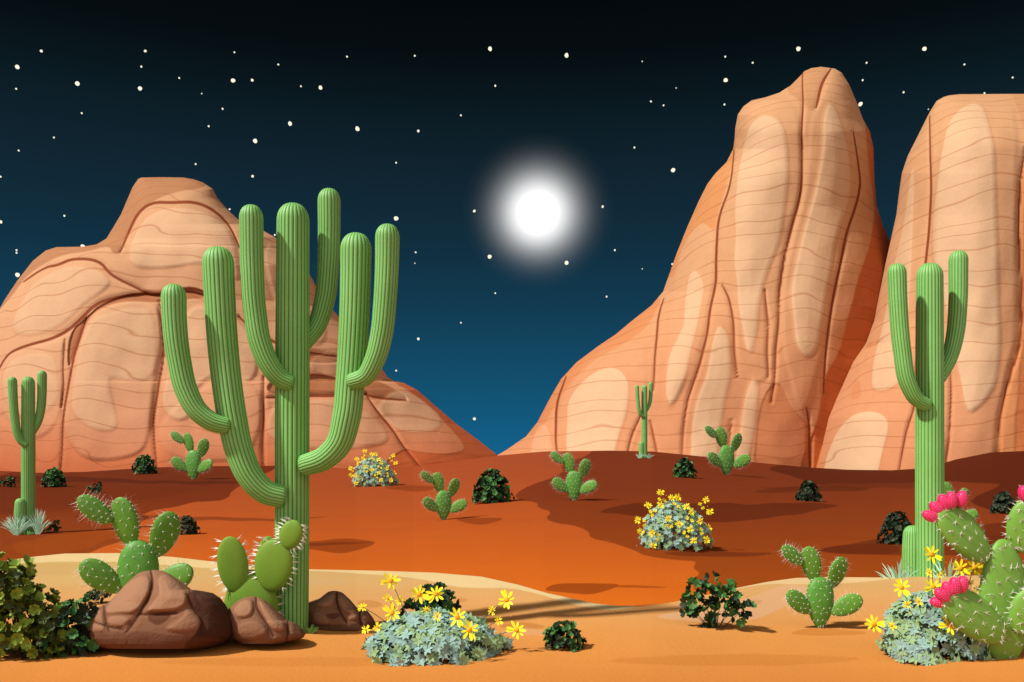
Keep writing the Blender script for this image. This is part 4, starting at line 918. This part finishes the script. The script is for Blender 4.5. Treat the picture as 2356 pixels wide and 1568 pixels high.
s2_ = [(1048, 524), (1080, 530), (1332, 557), (1350, 585), (1155, 555), (1182, 573), (988, 612), (1018, 604), (1000, 635), (945, 672), (944, 705), (1100, 706), (1133, 712), (1245, 655), (1273, 672), (1222, 757), (1240, 783), (1338, 733), (1343, 763), (1043, 770), (1036, 802)]
u2_ = [(1096, 498), (1384, 573), (1237, 680), (1148, 680), (1313, 738), (905, 712), (970, 675), (1068, 778)]
fl2 = [(*Z4([p])[0], 9.6) for p in b2] + [(*Z4([p])[0], 5.0) for p in s2_] + [(*Z4([p])[0], 2.4) for p in u2_]
F2 = sage(1550, 1260, 172, 112, 760, 8, fl2, 'round silver sage dotted with yellow daisies on the brown soil', .5)
lF, sF = hit(860, 1117); sF2 = hit(1550, 1260)[1]
place(F2, lF, .625 * sF / sF2, .05, 'smaller round silver sage with yellow daisies below the mesa slope')
big3 = [(748, 405), (973, 513), (1105, 510), (758, 660), (1277, 693), (1668, 557), (1372, 795), (1748, 795)]
mid3 = [(725, 545), (818, 565), (1033, 637), (1115, 685), (642, 775), (550, 795), (1550, 640), (1603, 720), (525, 615)]
bud3 = [(862, 467), (640, 668), (1190, 610), (1003, 705), (1703, 685)]
sage(1000, 1502, 336, 98, 760, 17, [(*Z2([p])[0], 23) for p in big3] + [(*Z2([p])[0], 12) for p in mid3] + [(*Z2([p])[0], 2.95) for p in bud3], 'wide silver sage with tall yellow daisies in front of the centre dark bush', .9, .82)
big4 = [(1170, 815), (1435, 945), (890, 1120), (1183, 1115), (635, 1460), (1570, 940), (1340, 1470)]
mid4 = [(1147, 983), (1252, 1003), (942, 1278), (1047, 1248), (800, 1475), (1597, 1143), (1520, 1085)]
bud4 = [(1305, 890), (1045, 1125), (975, 1360), (888, 1495)]
sage(2150, 1506, 262, 156, 720, 17, [(*Z3([p])[0], 23) for p in big4] + [(*Z3([p])[0], 11.5) for p in mid4] + [(*Z3([p])[0], 2.95) for p in bud4], 'silver sage with tall yellow daisies left of the pink fruited pear', .9, .82)

# ------------------------------------------------------------------ boulders
def boulder(ul, ur, vbot, vground, uc, T_, plates, cracks, tints, label, seed, base):
    l, s = hit(uc, vground); Y0 = l.y
    o = rockform('boulder', ul, ur, vbot, Y0, T_ * s, 150, 260, base, plates, cracks, tints, M['boulder'], (184, 132, 98), (84, 48, 32), 1.15, seed, rnd=70, lean=.3, flat=.9, plate_h=11 * s, crack_d=4.5 * s, cw=1.25, lump=2.5 * s, lumpf=.03, ew=6.0, origin=(l.x, Y0, l.z))  # facets get a paler tone as painted highlights
    return tag(o, label, 'boulder', 'brown boulders')
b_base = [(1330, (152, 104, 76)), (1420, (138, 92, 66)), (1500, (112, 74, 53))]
boulder(Z1([(1060, 722), (1010, 728), (960, 745), (915, 780), (870, 825), (800, 900), (760, 945), (720, 965), (640, 995), (610, 1012), (570, 1070), (530, 1130), (515, 1165), (530, 1200), (580, 1235), (640, 1255), (700, 1270)]),
        Z1([(1090, 722), (1130, 728), (1180, 750), (1260, 802), (1330, 858), (1410, 868), (1480, 882), (1530, 915), (1570, 965), (1610, 1045), (1632, 1090), (1640, 1130), (1630, 1175), (1590, 1215), (1530, 1245), (1450, 1270)]), 1492, 1486, 352, 105,
        [(Z1(p), h, op) for p, h, op in [([(730, 1000), (800, 905), (900, 810), (1000, 755), (1050, 790), (1045, 870), (1000, 960), (930, 1020), (830, 1020), (760, 1030)], 1.2, .5), ([(1090, 920), (1110, 870), (1090, 790), (1140, 740), (1220, 790), (1280, 860), (1310, 930), (1250, 1000), (1100, 1010), (1010, 1010)], 1.2, .5),
         ([(740, 1090), (760, 1040), (850, 1035), (910, 1060), (860, 1100), (790, 1115)], .8, .4), ([(560, 1110), (600, 1030), (700, 980), (720, 1080), (730, 1140), (640, 1150)], .9, .35), ([(1130, 1140), (1260, 1060), (1310, 990), (1420, 1080), (1330, 1150)], .8, .25), ([(1360, 900), (1480, 890), (1570, 980), (1560, 1060), (1450, 1010)], .8, .0)]],
        [(Z1(p), w_) for p, w_ in [([(1045, 725), (1060, 800), (1050, 880), (1000, 980), (930, 1080), (880, 1150)], 3.4), ([(720, 965), (730, 1060), (760, 1150)], 3), ([(1320, 860), (1310, 960), (1420, 1080), (1400, 1150)], 3.4), ([(990, 1030), (1100, 1030), (1230, 1020)], 3), ([(660, 1085), (760, 1110), (860, 1130)], 2.6)]],
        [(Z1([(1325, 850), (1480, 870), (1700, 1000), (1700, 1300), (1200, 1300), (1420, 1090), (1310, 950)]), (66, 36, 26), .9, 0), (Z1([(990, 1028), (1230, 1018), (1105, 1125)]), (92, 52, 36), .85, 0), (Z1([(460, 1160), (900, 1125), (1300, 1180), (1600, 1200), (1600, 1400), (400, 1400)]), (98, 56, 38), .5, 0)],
        'biggest brown boulder in the left front before the largest spiny pear', 81, b_base)
boulder(Z1([(1745, 905), (1700, 912), (1660, 930), (1620, 965), (1590, 990), (1560, 1050), (1555, 1110), (1570, 1160), (1610, 1200), (1660, 1225)]), Z1([(1760, 905), (1800, 912), (1840, 930), (1890, 970), (1930, 1010), (1990, 1070), (2060, 1092), (2100, 1130), (2125, 1165), (2110, 1190), (2060, 1212), (1980, 1228)]), 1480, 1482, 605, 60,
        [(Z1(p), h, op) for p, h, op in [([(1610, 1010), (1660, 945), (1740, 920), (1760, 990), (1730, 1050), (1650, 1055)], 1.1, .45), ([(1795, 930), (1850, 950), (1950, 1060), (1990, 1130), (1900, 1150), (1830, 1050)], 1.1, .45), ([(1620, 1150), (1700, 1080), (1800, 1080), (1880, 1170), (1700, 1220)], .8, .15)]],
        [(Z1(p), w_) for p, w_ in [([(1780, 906), (1775, 980), (1830, 1070), (1900, 1180)], 3), ([(1995, 1075), (2000, 1130), (1990, 1220)], 2.6)]], [], 'mid sized brown boulder at the foot of the tallest saguaro on its left', 83, b_base)
boulder(Z2([(290, 485), (250, 492), (225, 510), (180, 545), (120, 565), (70, 580), (40, 640), (30, 800)]), Z2([(305, 485), (340, 490), (370, 503), (430, 560), (480, 620), (560, 640), (605, 695), (632, 750), (636, 800)]), 1450, 1437, 792, 58,
        [(Z2(p), h, op) for p, h, op in [([(150, 600), (200, 545), (280, 500), (310, 520), (290, 600), (220, 612)], 1.1, .5), ([(330, 500), (400, 545), (480, 650), (440, 670), (370, 640), (325, 570)], 1.1, .5), ([(400, 690), (480, 655), (500, 700), (430, 720)], .7, .4), ([(110, 690), (160, 640), (230, 690), (270, 750), (150, 750)], .8, .25), ([(520, 700), (560, 655), (600, 720)], .7, .2)]],
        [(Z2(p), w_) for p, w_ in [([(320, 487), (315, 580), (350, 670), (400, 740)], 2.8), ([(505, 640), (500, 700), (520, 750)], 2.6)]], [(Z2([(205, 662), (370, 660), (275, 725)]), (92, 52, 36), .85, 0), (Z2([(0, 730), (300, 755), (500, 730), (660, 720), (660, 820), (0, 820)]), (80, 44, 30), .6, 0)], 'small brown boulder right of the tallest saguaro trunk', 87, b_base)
